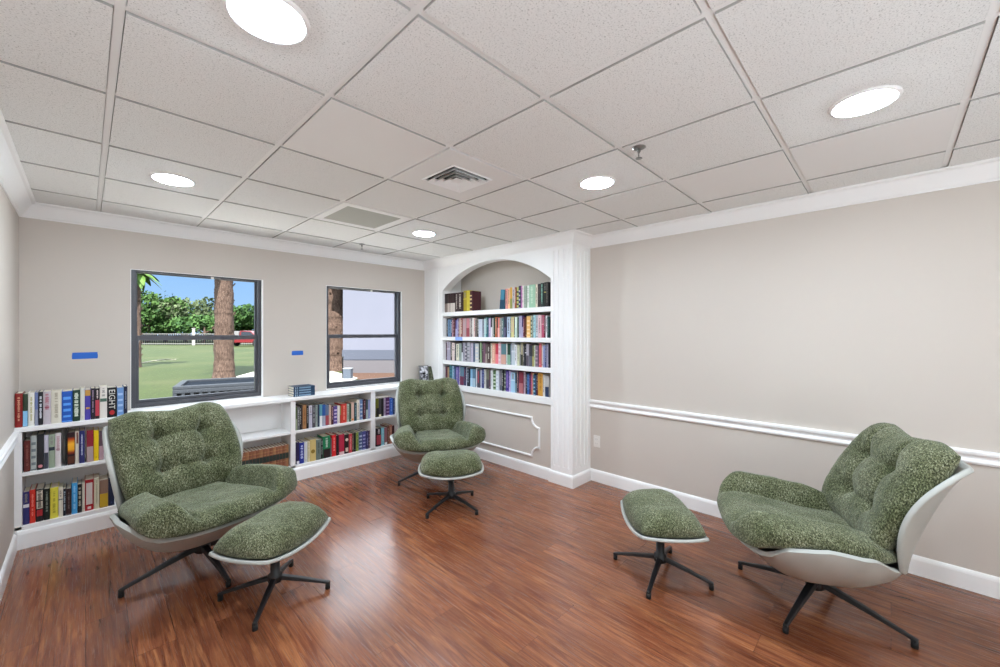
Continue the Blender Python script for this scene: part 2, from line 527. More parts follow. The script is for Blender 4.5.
# ------------------------------------------------------------------ arched bookcase
AB = thing('arched_bookcase', 'tall white arched built-in bookcase with fluted column', 'bookcase', (0, 0, 0))
def fluted(y0, y1, x0, x1, ys, xs, r=.011):
    """column outline with shallow round flutes in its front (x0) and near side (y0)"""
    pts = [(x1, y0)]
    for xc in xs:
        for k in range(7):
            a = pi * k / 6
            pts.append((xc + r * cos(a), y0 + r * .8 * sin(a)))
    pts.append((x0, y0))
    for yc in ys:
        for k in range(7):
            a = pi * k / 6
            pts.append((x0 + r * .8 * sin(a), yc - r * cos(a)))
    pts += [(x0, y1), (x1, y1)]
    return pts
mb = MB()
mb.prism([(XR - .001, YC0), (XF, YC0), (XF, YC1), (XR - .001, YC1)], 0, .17)
mb.prism(fluted(YC0, YC1, XF, XR - .001, [2.187, 2.244, 2.301, 2.358], [3.445, 3.385, 3.315, 3.245]), .17, 2.262)
mb.prism([(XR - .001, YC0), (XF, YC0), (XF, YC1), (XR - .001, YC1)], 2.262, 2.404)
mb.build('fluted_column', M['white'], AB)
mb = MB(); mb.box(XF, XR - .001, YA, YW - .001, 0, 2.404); mb.box(XF - .006, XF, 4.20, YW - .001, .82, 2.404)
mb.build('side_pilaster', M['white'], AB, bevel=.002)
yc, half, zs, rise = (YC1 + YA) / 2, (YA - YC1) / 2, 1.998, .282
R = (half ** 2 + rise ** 2) / (2 * rise)
mb = MB()
NA = 40
arc = [(yc - half + 2 * half * k / NA) for k in range(NA + 1)]
zz = [zs + sqrt(max(0, R * R - (y - yc) ** 2)) - (R - rise) for y in arc]
vs = []
for x in (XF, XF + .12):
    vs += [(x, y, z) for y, z in zip(arc, zz)] + [(x, y, 2.404) for y in arc]
n = NA + 1; fs = []
for k in range(NA):
    fs.append((k, n + k, n + k + 1, k + 1))
    fs.append((2 * n + k, 2 * n + k + 1, 3 * n + k + 1, 3 * n + k))
    fs.append((k, k + 1, 2 * n + k + 1, 2 * n + k))
mb.add(vs, fs)
mb.build('arch_header', M['white'], AB, fixn=True)
for zt, th in ((1.720, .050), (1.410, .046), (1.110, .048), (.815, .066)):
    mb = MB(); mb.box(XF + .004, XR - .001, YC1, YA, zt - th, zt); mb.build('shelf', M['white'], AB, bevel=.002)
mb = MB(); mb.box(3.205, 3.222, YC1, YA, 0, .749); mb.build('lower_panel', M['wall'], AB)
# panel moulding with notched corners
def moulding():
    y0, y1, z0, z1, r = 2.556, 3.964, .196, .588, .098
    pts = []
    def arcp(cy, cz, a0, a1):
        for k in range(9):
            a = radians(a0 + (a1 - a0) * k / 8); pts.append((cy + r * cos(a), cz + r * sin(a)))
    arcp(y0, z0, 0, 90); arcp(y0, z1, 270, 360); arcp(y1, z1, 180, 270); arcp(y1, z0, 90, 180)
    return pts
mp = moulding(); n = len(mp)
mb = MB()
vs = []
for k, (y, z) in enumerate(mp):
    p, q = mp[k - 1], mp[(k + 1) % n]
    d1 = Vector((y - p[0], z - p[1])).normalized(); d2 = Vector((q[0] - y, q[1] - z)).normalized()
    n1 = Vector((d1.y, -d1.x)); n2 = Vector((d2.y, -d2.x))
    nn = (n1 + n2) / max(.5, 1 + n1.dot(n2))
    for o, x in ((.011, 3.205), (.008, 3.193), (0, 3.190), (-.008, 3.193), (-.011, 3.205)):
        vs.append((x, y + nn.x * o, z + nn.y * o))
fs = [(k * 5 + j, k * 5 + j + 1, ((k + 1) % n) * 5 + j + 1, ((k + 1) % n) * 5 + j) for k in range(n) for j in range(4)]
mb.add(vs, fs); mb.build('panel_moulding', M['white'], AB, fixn=True)

# ------------------------------------------------------------------ ceiling fittings
def lamp(x, y, label):
    t = thing('recessed_light', label, 'ceiling light', (x, y, ZC), 0, 'round recessed ceiling lights')
    mb = MB(); mb.lathe([(.095, 0.0), (.095, -.006), (.103, -.009), (.111, -.007), (.115, 0.0)], 48, cap=False)
    mb.build('trim_ring', M['white'], t)
    mb = MB(); mb.lathe([(.0005, -.020), (.036, -.019), (.065, -.0155), (.086, -.010), (.095, -.0045)], 48, cap=False, smooth=False)
    mb.build('diffuser', M['lamp'], t, fixn=False)
for x, y, lb in ((.380, 1.335, 'round ceiling light at the top edge, nearest and largest in view'),
                 (.376, 3.17, 'round ceiling light in front of the first window'),
                 (2.24, 3.18, 'round ceiling light beside the square air grille, before the arched bookcase'),
                 (2.24, 1.325, 'round ceiling light between air diffuser and fluted column'),
                 (2.222, .08, 'round ceiling light above the armchair by the long wall'),
                 (.378, -.52, 'added round ceiling light, unseen behind the viewpoint near the left wall'),  # this and the next are unseen, added to brighten the room
                 (.378, -2.40, 'added unseen round ceiling light near the left wall at the near end')):
    lamp(x, y, lb)

# four-way air diffuser set in a smooth panel
t = thing('air_diffuser', 'square white four-way air diffuser with slanted louvres', 'air vent', (1.593, 1.915, ZC))
mb = MB(); h, g = TS / 2 - .0165, .150
mb.box(-h, h, -h, -g, 0, .012); mb.box(-h, h, g, h, 0, .012); mb.box(-h, -g, -g, g, 0, .012); mb.box(g, h, -g, g, 0, .012)
mb.build('mounting_panel', M['smooth_tile'], t)
mb = MB()
def frame_sq(mb, a, b, z0, z1):
    """sloped square ring from half-size a at z0 to b at z1"""
    A = [(-a, -a, z0), (a, -a, z0), (a, a, z0), (-a, a, z0)]; B = [(-b, -b, z1), (b, -b, z1), (b, b, z1), (-b, b, z1)]
    A2 = [(x, y, z - .0015) for x, y, z in A]; B2 = [(x, y, z - .0015) for x, y, z in B]
    q = [(i, (i + 1) % 4, 4 + (i + 1) % 4, 4 + i) for i in range(4)]
    mb.add(A + B, q); mb.add(A2 + B2, [f[::-1] for f in q])
    mb.add(A + A2, q); mb.add(B + B2, [f[::-1] for f in q])
frame_sq(mb, .155, .150, -.001, -.006); frame_sq(mb, .150, .138, -.006, -.001)
mb.build('vent_frame', M['white'], t, fixn=True)
for k in range(3):
    mb = MB(); o = .122 - k * .036
    frame_sq(mb, o + .012, o - .012, -.017 + .001 * k, .010)
    mb.build('louvre_ring', M['white'], t, fixn=True)
mb = MB(); mb.box(-.030, .030, -.030, .030, -.010, -.007); mb.build('center_plate', M['white'], t)
mb = MB(); mb.box(-.152, .152, -.152, .152, .040, .045)
for a0, a1, b0, b1 in ((-.152, .152, -.152, -.150), (-.152, .152, .150, .152), (-.152, -.150, -.150, .150), (.150, .152, -.150, .150)): mb.box(a0, a1, b0, b1, .012, .040)
mb.build('duct', M['dark_gap'], t)

# perforated return air grille
t = thing('return_air_grille', 'square grey perforated return air grille in white ceiling frame', 'air vent', (XG + 1.5 * TS, YG + 3.5 * TS, ZC))
mb = MB()
h, g = TS / 2 - .014, .232
mb.box(-h, h, -h, -g, -.002, .015); mb.box(-h, h, g, h, -.002, .015); mb.box(-h, -g, -g, g, -.002, .015); mb.box(g, h, -g, g, -.002, .015)
mb.build('grille_frame', M['white'], t, bevel=.002)
mg = mat('perforated_grey', 'a9aaa2', 0.7)
nt, N, L, b = nodes(mg)
vo = N.new('ShaderNodeTexVoronoi'); vo.inputs['Scale'].default_value = 160; vo.inputs['Randomness'].default_value = 0.0
L.new(coords(nt), vo.inputs['Vector'])
rv = ramp_node(nt, vo.outputs['Distance'], [(0.25, '6c6d68'), (0.4, 'b4b5ad')])
L.new(rv.outputs['Color'], b.inputs['Base Color'])
mb = MB(); mb.box(-g, g, -g, g, .004, .010); mb.build('perforated_plate', mg, t)

def sprinkler(x, y, label, s=1.0):
    t = thing('fire_sprinkler', label, 'sprinkler', (x, y, ZC), 0.6)
    mb = MB(); mb.lathe([(.034 * s, 0), (.034 * s, -.003), (.022 * s, -.008), (.016 * s, -.008)], 24); mb.build('escutcheon', M['steel'], t)
    mb = MB(); mb.lathe([(.009 * s, -.006), (.009 * s, -.022), (.006 * s, -.024), (.006 * s, -.028)], 16); mb.build('body', M['steel'], t)
    mb = MB()
    for sg in (-1, 1): mb.tube([(sg * .008 * s, 0, -.022), (sg * .014 * s, 0, -.032), (sg * .010 * s, 0, -.046), (0, 0, -.054)], .0025 * s, 8)
    mb.build('yoke', M['steel'], t)
    mb = MB(); mb.lathe([(.004, -.050), (.016 * s, -.055), (.017 * s, -.057), (.004, -.057)], 20); mb.build('deflector', M['steel'], t)
sprinkler(1.965, .922, 'metal pendent fire sprinkler at a ceiling tile corner near the right wall')
sprinkler(2.049, 4.038, 'small metal fire sprinkler on the ceiling in front of the second window', .9)

# ------------------------------------------------------------------ small fittings
t = thing('wall_outlet', 'white electrical outlet plate low on the wall beside the column', 'outlet', (XR, 2.072, .395))
mb = MB(); mb.box(-.006, 0, -.036, .036, -.057, .057); mb.build('cover_plate', M['plastic'], t, bevel=.003)
for z in (-.021, .021):
    mb = MB(); mb.box(-.0085, -.005, -.017, .017, z - .014, z + .014)
    s = mb.build('socket', M['plastic'], t, bevel=.002)
    mb = MB(); mb.box(-.0089, -.0080, -.008, -.006, z - .004, z + .006); mb.box(-.0089, -.0080, .006, .008, z - .004, z + .006)
    mb.build('slots', M['slot'], s)
def tape(lab, pts, m='tape'):
    """a thin strip of tape with slightly uneven torn ends"""
    mb = MB(); mb.add(pts[0] + pts[1], [tuple(range(len(pts[0])))[::-1], tuple(range(len(pts[0]), 2 * len(pts[0])))] + [(i, (i + 1) % len(pts[0]), len(pts[0]) + (i + 1) % len(pts[0]), len(pts[0]) + i) for i in range(len(pts[0]))])
    o = mb.build('painters_tape', M[m], None, fixn=True)
    return tag(o, lab, 'tape', 'strips of blue painter tape')
def strip(x0, x1, z0, z1, y, th=.0008):
    a = [(x0, z0), (x1 - .002, z0 + .001), (x1, z0 + .4 * (z1 - z0)), (x1 - .003, z1), (x0 + .002, z1 - .001), (x0 - .001, z0 + .5 * (z1 - z0))]
    return [[(x, y, z) for x, z in a], [(x, y - th, z) for x, z in a]]
tape('strip of blue tape on the wall left of the first window', strip(-.073, .068, 1.257, 1.308, YW - .0002))
tape('strip of blue tape on the wall between the two windows', strip(1.507, 1.622, 1.223, 1.270, YW - .0002))
a = [(3.735, 1.366), (3.868, 1.366), (3.870, 1.409), (3.737, 1.409)]
tape('strip of pale blue tape on a shelf edge of the arched bookcase', [[(XF + .0038, y, z) for y, z in a], [(XF + .0030, y, z) for y, z in a]], 'pale_tape')
# ------------------------------------------------------------------ lounge chairs (local: faces -y)
def wob(x, y, z, s, seed=0.0):
    return noise.noise(Vector((x * s + seed, y * s, z * s)))

SP0 = Vector((0, .200, .400)); SP1 = Vector((0, .408, .944))      # foot and head of the back cushion's middle line
SD = (SP1 - SP0); SL = SD.length; SD.normalize()
SN = Vector((0, -SD.z, SD.y))                                      # forward normal
def rnd2(a, b, r):
    return a * (1 - r * (1 - sqrt(1 - b * b / 2))), b * (1 - r * (1 - sqrt(1 - a * a / 2)))
def back_w(v):
    return .326 + .014 * sin(pi * min(1, max(0, v))) + .004 * v
def back_point(a, b, off):
    a2, b2 = rnd2(a, b, .17)
    v = (b2 + 1) / 2
    ear = (.022 * exp(-((abs(a) - .66) / .26) ** 2) - .010 * exp(-(a / .18) ** 2)) * sstep(.55, 1, v)
    p = SP0 + SD * (v * SL + ear) + SN * (off + .080 * abs(a2) ** 2.4 * (1 - 1.35 * max(0, v) ** 2))
    p.x = a2 * back_w(v)
    return p
TUFTS = [(.125, .40), (-.125, .40), (.120, .19), (-.120, .19)]     # x, height along the back
def back_front(a, b):
    prof = max(0, (1 - abs(a) ** 5)) ** .5 * max(0, (1 - abs(b) ** 5)) ** .5
    q = back_point(a, b, 0)
    x, s = q.x, (q - SP0).dot(SD)
    t = .100
    for tx, ts in TUFTS:
        d2 = (x - tx) ** 2 + (s - ts) ** 2
        t -= .034 * exp(-d2 / .0008) + .018 * exp(-d2 / .005)
    for sx in (-1, 1):                                             # upright seams through the buttons
        gx = abs(x - sx * (.122 + .02 * sstep(.40, .52, s)))
        t -= .018 * exp(-(gx / .016) ** 2) * (sstep(.12, .22, s))
    for ts in (.19, .40):                                          # level seams
        t -= .009 * exp(-((s - ts) / .014) ** 2) * (1 - .7 * sstep(.12, .24, abs(x)))
    t += .012 * exp(-(x / .08) ** 2) * exp(-((s - .29) / .07) ** 2)
    t += .006 * wob(x, s, 0, 9, 3) + .003 * wob(x, s, 0, 24, 9)
    return back_point(a, b, .002 + max(.004, t) * prof)
def back_rear(a, b):
    prof = max(0, (1 - abs(a) ** 4)) ** .5 * max(0, (1 - abs(b) ** 4)) ** .5
    return back_point(a, b, -.075 * prof)

RP0 = Vector((0, .285, .345)); RP1 = Vector((0, .492, .888))       # the flat rear of the back shell
RD = RP1 - RP0; RL = RD.length; RD.normalize(); RN = Vector((0, -RD.z, RD.y))
def shell_back(a, b):
    a2, b2 = rnd2(a, b, .20 if b > 0 else .10)
    v = (b2 + 1) / 2
    wrap = .016 + .160 * max(0, sin(pi * min(1, .10 + .88 * v))) ** .9
    p = RP0 + RD * (v * RL) + RN * (wrap * abs(a) ** 3.2 + .012 * (1 - a * a))
    p.x = a2 * (.312 + .034 * sin(pi * min(1, max(0, .08 + .84 * v))) + .022 * v)
    return p

def curve(P, b):
    for (b0, w0), (b1, w1) in zip(P, P[1:]):
        if b <= b1:
            t = (b - b0) / (b1 - b0); return w0 + (w1 - w0) * (t * t * (3 - 2 * t) * .4 + t * .6)
    return P[-1][1]
def seat_xy(a, b, grow=0.0):
    a2 = a * (1 - .16 * (1 - sqrt(1 - min(0, b) ** 4 / 2)))
    y = -.455 + .690 * (b + 1) / 2 + .095 * max(0, -b) ** 2 * abs(a) ** 3.2
    return a2 * (curve([(-1, .420), (-.6, .440), (-.2, .430), (.3, .402), (.7, .366), (1, .305)], b) + grow), y
def seat_edge(a, b):
    s = curve([(-1, .434), (-.6, .472), (-.1, .490), (.4, .464), (1, .432)], b)
    return s - .022 * (1 - a * a) * sstep(-.2, -1, b)
def seat_top(a, b):
    x, y = seat_xy(a, b)
    prof = max(0, 1 - abs(a) ** 5) ** .45 * max(0, 1 - abs(b) ** 5) ** .45
    ze = seat_edge(a, b)
    zc = .480 - .034 * sstep(-.8, .6, b) + .010 * (1 - a * a) * sstep(-.4, -.9, b)
    arm = .104 * sstep(.50, .70, abs(a)) * (1 - .25 * sstep(-.7, -1, b)) * (1 - .45 * sstep(.35, 1, b))
    fade = 1 - sstep(-.72, -.98, b)
    crease = .042 * exp(-((abs(a) - .525) / .038) ** 2) * fade
    z = zc + arm - crease + .006 * wob(x, y, 0, 8, 1) + .003 * wob(x, y, 0, 22, 5)
    return Vector((x, y, ze + (z - ze) * prof))
def seat_bot(a, b):
    x, y = seat_xy(a, b)
    prof = max(0, 1 - abs(a) ** 4) ** .5 * max(0, 1 - abs(b) ** 4) ** .5
    return Vector((x, y, seat_edge(a, b) - .060 * prof))
def shell_seat(a, b):
    a2 = a * (1 - .16 * (1 - sqrt(1 - min(0, b) ** 4 / 2)))
    x = a2 * curve([(-1, .385), (-.6, .427), (-.2, .438), (.3, .406), (.7, .340), (1, .290)], b)
    y = -.395 + .690 * (b + 1) / 2 + .085 * max(0, -b) ** 2 * abs(a) ** 3.2 - .075 * max(0, b) ** 3 * abs(a) ** 3
    zr = curve([(-1, .398), (-.6, .464), (-.1, .486), (.4, .460), (.8, .405), (1, .385)], b) - .02 * (1 - a * a) * sstep(-.2, -1, b)
    zb = .214 + .10 * max(0, -b - .1) ** 2 + .05 * max(0, b) ** 2
    return Vector((x, y, zr - (zr - zb) * max(0, 1 - abs(a) ** 3.0) ** .8 * max(0, 1 - abs(b) ** (3.4 if b < 0 else 5)) ** .9))

def star_base(root, R, z_in, z_out, w_in, w_out, h_in, h_out, rot):
    """four tapered legs, each a mesh of its own with its glide"""
    for k in range(4):
        Mx = Matrix.Rotation(rot + k * pi / 2, 4, 'Z')
        sec = []
        for t in (0, .5, 1):
            r = .015 + (R - .012 - .015) * t
            w = w_in + (w_out - w_in) * t; h = h_in + (h_out - h_in) * t
            z = z_in + (z_out - z_in) * (t * .85 + .15 * t * t)
            sec.append([(r, -w / 2, z - h * .75), (r, w / 2, z - h * .75), (r, w / 2 * .8, z), (r, -w / 2 * .8, z)])
        vs = [Mx @ Vector(p) for s in sec for p in s]
        fs = [(i * 4 + j, i * 4 + (j + 1) % 4, (i + 1) * 4 + (j + 1) % 4, (i + 1) * 4 + j) for i in range(2) for j in range(4)] + [(3, 2, 1, 0), (8, 9, 10, 11)]
        mb = MB(); mb.add(vs, fs)
        leg = mb.build('leg', M['black_metal'], root, bevel=.004, fixn=True)
        mb = MB(); mb.lathe([(.013, 0), (.013, z_out - h_out * .7)], 16, c=((R - .024) * cos(rot + k * pi / 2), (R - .024) * sin(rot + k * pi / 2)))
        mb.build('glide', M['rubber'], leg)

def lounge_chair(label, loc, facing, base_ang):
    rz = radians(facing + 90)
    t = thing('lounge_chair', label, 'armchair', loc, rz, 'green lounge chairs')
    mb = MB(); mb.grid(shell_back, 40, 36); mb.build('back_shell', M['shell'], t, solid=.024, solid_off=-1, bevel=.008, seg=3)
    mb = MB(); mb.grid(shell_seat, 40, 40); mb.build('seat_shell', M['shell'], t, solid=.022, solid_off=-1, bevel=.008, seg=3)
    mb = MB(); mb.pillow(back_front, back_rear, 84, 72); c = mb.build('back_cushion', M['fabric'], t)
    for tx, ts in TUFTS:
        p = back_point(tx / .36, ts / SL * 2 - 1, .040)
        Mx = Matrix.Translation(p) @ SN.to_track_quat('Z', 'Y').to_matrix().to_4x4()
        mb = MB(); mb.lathe([(.0005, .006), (.008, .005), (.012, .001), (.012, -.003)], 16, M=Mx)
        mb.build('tuft_button', M['fabric'], c)
    mb = MB(); mb.pillow(seat_top, seat_bot, 84, 72); mb.build('seat_cushion', M['fabric'], t)
    mb = MB(); mb.box(-.10, .10, -.12, .10, .180, .197); mb.box(-.12, -.095, -.02, .01, .165, .185)
    mb.build('mounting_plate', M['black_metal'], t, bevel=.003)
    mb = MB(); mb.lathe([(.030, .080), (.042, .090), (.044, .145), (.034, .152), (.030, .185)], 28)
    mb.build('hub', M['black_metal'], t)
    star_base(t, .405, .140, .044, .046, .022, .040, .020, radians(base_ang) - rz)
    return t

lounge_chair('green tufted armchair with pale grey shell against the long right wall', (2.75, .295, 0), 113, 79)
lounge_chair('green tufted armchair with pale grey shell below the first window', (.513, 3.113, 0), -74, 189)
lounge_chair('green tufted armchair in the corner beside the arched bookcase', (2.462, 3.295, 0), -116, 168)

def ott_xy(a, b, w, d):
    a2, b2 = rnd2(a, b, .34)
    return a2 * w, b2 * d
def ott_top(a, b):
    x, y = ott_xy(a, b, .258, .190)
    prof = max(0, 1 - abs(a) ** 3.2) ** .52 * max(0, 1 - abs(b) ** 3.2) ** .52
    z = .132 + .006 * wob(x, y, 0, 9, 2) + .003 * wob(x, y, 0, 24, 4)
    return Vector((x, y, .318 + .030 * a * a + z * prof))
def ott_bot(a, b):
    x, y = ott_xy(a, b, .258, .190)
    prof = max(0, 1 - abs(a) ** 3) ** .5 * max(0, 1 - abs(b) ** 3) ** .5
    return Vector((x, y, .318 + .030 * a * a - .018 * prof))
def ott_tray(a, b):
    x, y = ott_xy(a, b, .268, .199)
    return Vector((x, y, .310 + .032 * a * a - .034 * (1 - abs(a) ** 2.5) * (1 - abs(b) ** 2.5)))
def ottoman(label, loc, ang, base_ang):
    rz = radians(ang)
    t = thing('ottoman', label, 'footstool', loc, rz, 'green ottomans')
    mb = MB(); mb.grid(ott_tray, 30, 24); mb.build('tray', M['shell'], t, solid=.018, solid_off=-1, bevel=.006, seg=3)
    mb = MB(); mb.pillow(ott_top, ott_bot, 56, 44); mb.build('cushion', M['fabric'], t)
    mb = MB(); mb.box(-.075, .075, -.06, .06, .256, .268); mb.box(.055, .100, -.008, .008, .245, .258); mb.build('mounting_plate', M['black_metal'], t, bevel=.002)
    mb = MB(); mb.lathe([(.024, .070), (.036, .076), (.036, .116), (.024, .124), (.024, .258)], 28)
    mb.build('column', M['black_metal'], t)
    star_base(t, .300, .110, .040, .036, .022, .030, .018, radians(base_ang) - rz)
ottoman('green cushioned ottoman before the armchair at the right wall', (2.432, 1.005, 0), 41, 100)
ottoman('green cushioned ottoman before the armchair under the first window', (.738, 2.468, 0), 31, 145)
ottoman('green cushioned ottoman before the armchair in the far corner', (2.147, 2.66, 0), -37, 98.4)
# ------------------------------------------------------------------ books
ORD = ['first', 'second', 'third', 'fourth', 'fifth', 'sixth', 'seventh', 'eighth', 'ninth', 'tenth', 'eleventh', 'twelfth', 'thirteenth', 'fourteenth', 'fifteenth', 'sixteenth', 'seventeenth', 'eighteenth', 'nineteenth']
TENS = ['', '', 'twenty', 'thirty', 'forty', 'fifty', 'sixty']
def ordinal(i):
    if i <= 19: return ORD[i - 1]
    if i % 10 == 0: return TENS[i // 10][:-1] + 'ieth'
    return TENS[i // 10] + '-' + ORD[i % 10 - 1]

def book_mesh(w, h, d, r, paper=False):
    """cover: rounded spine at y=0 (front), boards back to y=d"""
    mb = MB(); t = min(.0022, w * .12)
    pts = []
    for k in range(7):
        a = pi * k / 6
        pts.append((w / 2 - w / 2 * cos(a), -r * sin(a)))
    outer = [(0, d)] + pts + [(w, d)]
    inner = [(w - t, d), (w - t, .004), (t, .004), (t, d)]
    mb.prism(outer + inner, 0, h)
    return mb
def pages_mesh(w, h, d):
    t = min(.0022, w * .12)
    mb = MB(); mb.box(t + .0002, w - t - .0002, .005, d - .004, .003, h - .004)
    return mb
def add_letters(mb, w, z0, z1, y, rnd, frac=.55, cols=1, mi=0):
    """printed spine lines: rows of short raised strokes, no real writing"""
    for c in range(cols):
        cw = w * frac / cols
        xc = w * (.5 - frac / 2) + cw * (c + .5)
        z = z1
        while z > z0 + .006:
            hh = rnd.choice((.004, .005, .006, .0035))
            if rnd.random() < .16: z -= .006; continue
            ww = cw * rnd.uniform(.55, .92)
            mb.box(xc - ww / 2, xc + ww / 2, y, y + .001, z - hh, z)
            z -= hh + .0022

def make_book(w, h, d, col, col2, style, rnd, detail=True):
    """one book, upright, spine towards -y: cover with pages and printed spine as children"""
    r = min(.004, w * .14)
    cov = book_mesh(w, h, d, r).build('book', book_mat(col), None)
    pages_mesh(w, h, d).build('pages', M['paper'], cov)
    y = -r - .0006
    mb = MB(); e = w * .04
    bname = 'spine_block' if style == 'k' else 'spine_band'
    def band(za, zb, x0=e, x1=None):
        m = MB(); m.box(x0, (w - e) if x1 is None else x1, y, .002, za, zb); m.build(bname, book_mat(col2), cov)
    s = style
    if s in ('t', 'T', 'n2', 't2'):
        add_letters(mb, w, h * rnd.uniform(.12, .25), h * rnd.uniform(.86, .95), y, rnd, .62 if s == 'T' else .38, 1)
        if s == 'n2': band(h * .03, h * .05)
    elif s == 'p': add_letters(mb, w, h * .45, h * .93, y, rnd, .6); band(h * .50, h * .54, w * .2, w * .8)
    elif s == 'n': add_letters(mb, w, h * .06, h * .14, y, rnd, .4)
    elif s in ('b', 'h', 'm'):
        if s == 'h': band(h * .80, h * .995); band(h * .36, h * .42, w * .2, w * .85)
        elif s == 'm': band(h * .10, h * .62); 
        else:
            for k in range(4): band(h * (.16 + .19 * k), h * (.22 + .19 * k + rnd.uniform(0, .03)), w * .15, w * .85)
            band(h * .02, h * .05)
    elif s in ('s', 's2', 's3', 's4'):
        if s == 's': band(h * .01, h * .48)
        elif s == 's2': band(h * .62, h * .96, w * .35, w * .85)
        elif s == 's3': band(h * .02, h * .50)
        else: band(h * .01, h * .14)
    elif s in ('g', 'g2'):
        band(h * .52, h * .62) if s == 'g' else band(h * .58, h * .62)
    elif s in ('d', 'd2', 'd3'):
        zc = {'d': .10, 'd2': .45, 'd3': .72}[s] * h; rr = w * .34
        mb.prism([(w / 2 + rr * cos(2 * pi * k / 14), zc + rr * sin(2 * pi * k / 14)) for k in range(14)], y, .002, axis='y')
        if s == 'd3': band(h * .1, h * .3, w * .2, w * .8)
    elif s == 'k':
        band(h * .66, h * .96, w * .12, w * .88); band(h * .40, h * .62, w * .12, w * .88)
    elif s == 'K': pass
    elif s == 'w': band(h * .20, h * .90, w * .14, w * .86); band(h * .05, h * .13, w * .3, w * .7)
    if mb.f and s != 'K': mb.build('spine_roundel' if s in ('d', 'd2', 'd3') else 'spine_lettering', book_mat(col2), cov)
    if s == 'm':
        m2 = MB(); add_letters(m2, w, h * .66, h * .94, y, rnd, .5); m2.build('spine_lettering', book_mat('d8c8c8'), cov)
    elif s in ('g', 'g2'):
        m2 = MB(); add_letters(m2, w, h * .66, h * .94, y, rnd, .5); m2.build('spine_lettering', book_mat('8c8884'), cov)
    elif s == 'k':
        m2 = MB(); m2.box(w * .14, w * .86, y, .002, h * .17, h * .36); m2.build('red_block', book_mat('b02c34'), cov)
        m3 = MB(); add_letters(m3, w, h * .42, h * .95, y - .0005, rnd, .6); m3.build('spine_lettering', book_mat('4a443e'), cov)
    elif s == 'K':
        m2 = MB(); m2.box(e, w - e, y, .002, .001, h * .42); m2.build('lower_spine', book_mat('241a1c'), cov)
        m3 = MB(); add_letters(m3, w, h * .46, h * .92, y - .0005, rnd, .34); m3.build('spine_lettering', book_mat(col2), cov)
    elif s == 'f':
        m2 = MB(); m2.box(e, w - e, y, .002, h * .32, h * .86); o = m2.build('spine_picture', M['sunset'], cov)
        m3 = MB(); m3.box(e, w - e, y - .0003, .002, h * .05, h * .26); m3.build('spine_foot', book_mat('5c3020'), cov)
    elif s == 'E':
        m2 = MB(); m2.prism([(w * .5 + w * .28 * cos(2 * pi * k / 12), h * .16 + h * .08 * sin(2 * pi * k / 12)) for k in range(12)], y, .002, axis='y')
        m2.build('red_emblem', book_mat('b82c30'), cov)
        cu = bpy.data.curves.new('EIGHT', 'FONT'); cu.body = 'EIGHT'; cu.size = w * .92; cu.extrude = .0003; cu.align_x = 'LEFT'; cu.space_character = 1.05
        to = bpy.data.objects.new('spine_title', cu); link(to)
        bpy.context.view_layer.update()
        me = bpy.data.meshes.new_from_object(to.evaluated_get(bpy.context.evaluated_depsgraph_get()))
        bpy.data.objects.remove(to)
        wd = max(v.co.x for v in me.vertices); sx = h * .66 / wd
        for v in me.vertices:                                      # reads from the top of the spine downwards
            X, Y, Z = v.co
            v.co = (w * .18 + Y, y - .0004 - Z, h * .94 - X * sx)
        me.materials.append(book_mat(col2))
        o = bpy.data.objects.new('spine_title', me); link(o, cov)
    return cov

M['sunset'] = mat('sunset_print', 'e8901c', 0.4, 0.4)
nt, N, L, b = nodes(M['sunset'])
sx = N.new('ShaderNodeSeparateXYZ'); tcn = N.new('ShaderNodeTexCoord')
L.new(tcn.outputs['Generated'], sx.inputs[0])
rs = ramp_node(nt, sx.outputs['Z'], [(0.0, '4a1810'), (0.12, '8c3014'), (0.3, 'f0a824'), (0.6, 'f8b830'), (0.85, 'c04818'), (1.0, '2c1418')])
L.new(rs.outputs['Color'], b.inputs['Base Color'])

LOW_TOP = [
    (-0.3324, 0.0337, 0.229, 'red book with faded pale title', '8a1f1c', 'd8a080', 't'),
    (-0.2981, 0.0226, 0.222, 'dark green over sky blue book', '30402f', '8cc4ea', 's'),
    (-0.2749, 0.0296, 0.229, 'white book with yellow-green title', 'e6e4dc', 'b6b070', 't'),
    (-0.2447, 0.0157, 0.228, 'slate blue book', '6d7ba6', '8f93a4', 's'),
    (-0.2284, 0.0214, 0.229, 'black book with bold white title', '1d1e24', 'dfe3ea', 'T'),
    (-0.2064, 0.0364, 0.229, 'pale grey book with pink lettering', 'c0b6bd', 'b06070', 'p'),
    (-0.1694, 0.05, 0.227, 'thick ivory book', 'd6d0c0', 'aaa08c', 't'),
    (-0.1188, 0.0526, 0.221, 'thick royal blue book', '1d55b4', '58a0ea', 'b'),
    (-0.0656, 0.0376, 0.225, 'dark green book with pale title', '1c3a2c', 'dfe8d8', 'T'),
    (-0.0274, 0.0226, 0.234, 'slim white book', 'dcd9d0', 'c8c8b4', 'n'),
    (-0.0042, 0.0298, 0.221, 'purple book with gold top', '4a41a0', 'c09040', 'h'),
    (0.0262, 0.0228, 0.229, 'black book with mauve lettering', '221d28', 'a890a8', 't'),
    (0.0496, 0.0231, 0.226, 'black book with red panel', '1f1a1e', 'c04050', 'm'),
    (0.0733, 0.0394, 0.238, 'white book with green and red badge', 'e2dcd4', '507060', 'g'),
    (0.1133, 0.0531, 0.225, 'black book titled EIGHT in white', '151518', 'e8e6e0', 'E'),
    (0.167, 0.037, 0.221, 'light blue book', '6f96cc', 'a8c4e8', 'b'),
    (0.2046, 0.0212, 0.227, 'navy book at the row end', '1c2440', '8a90a0', 't'),
]
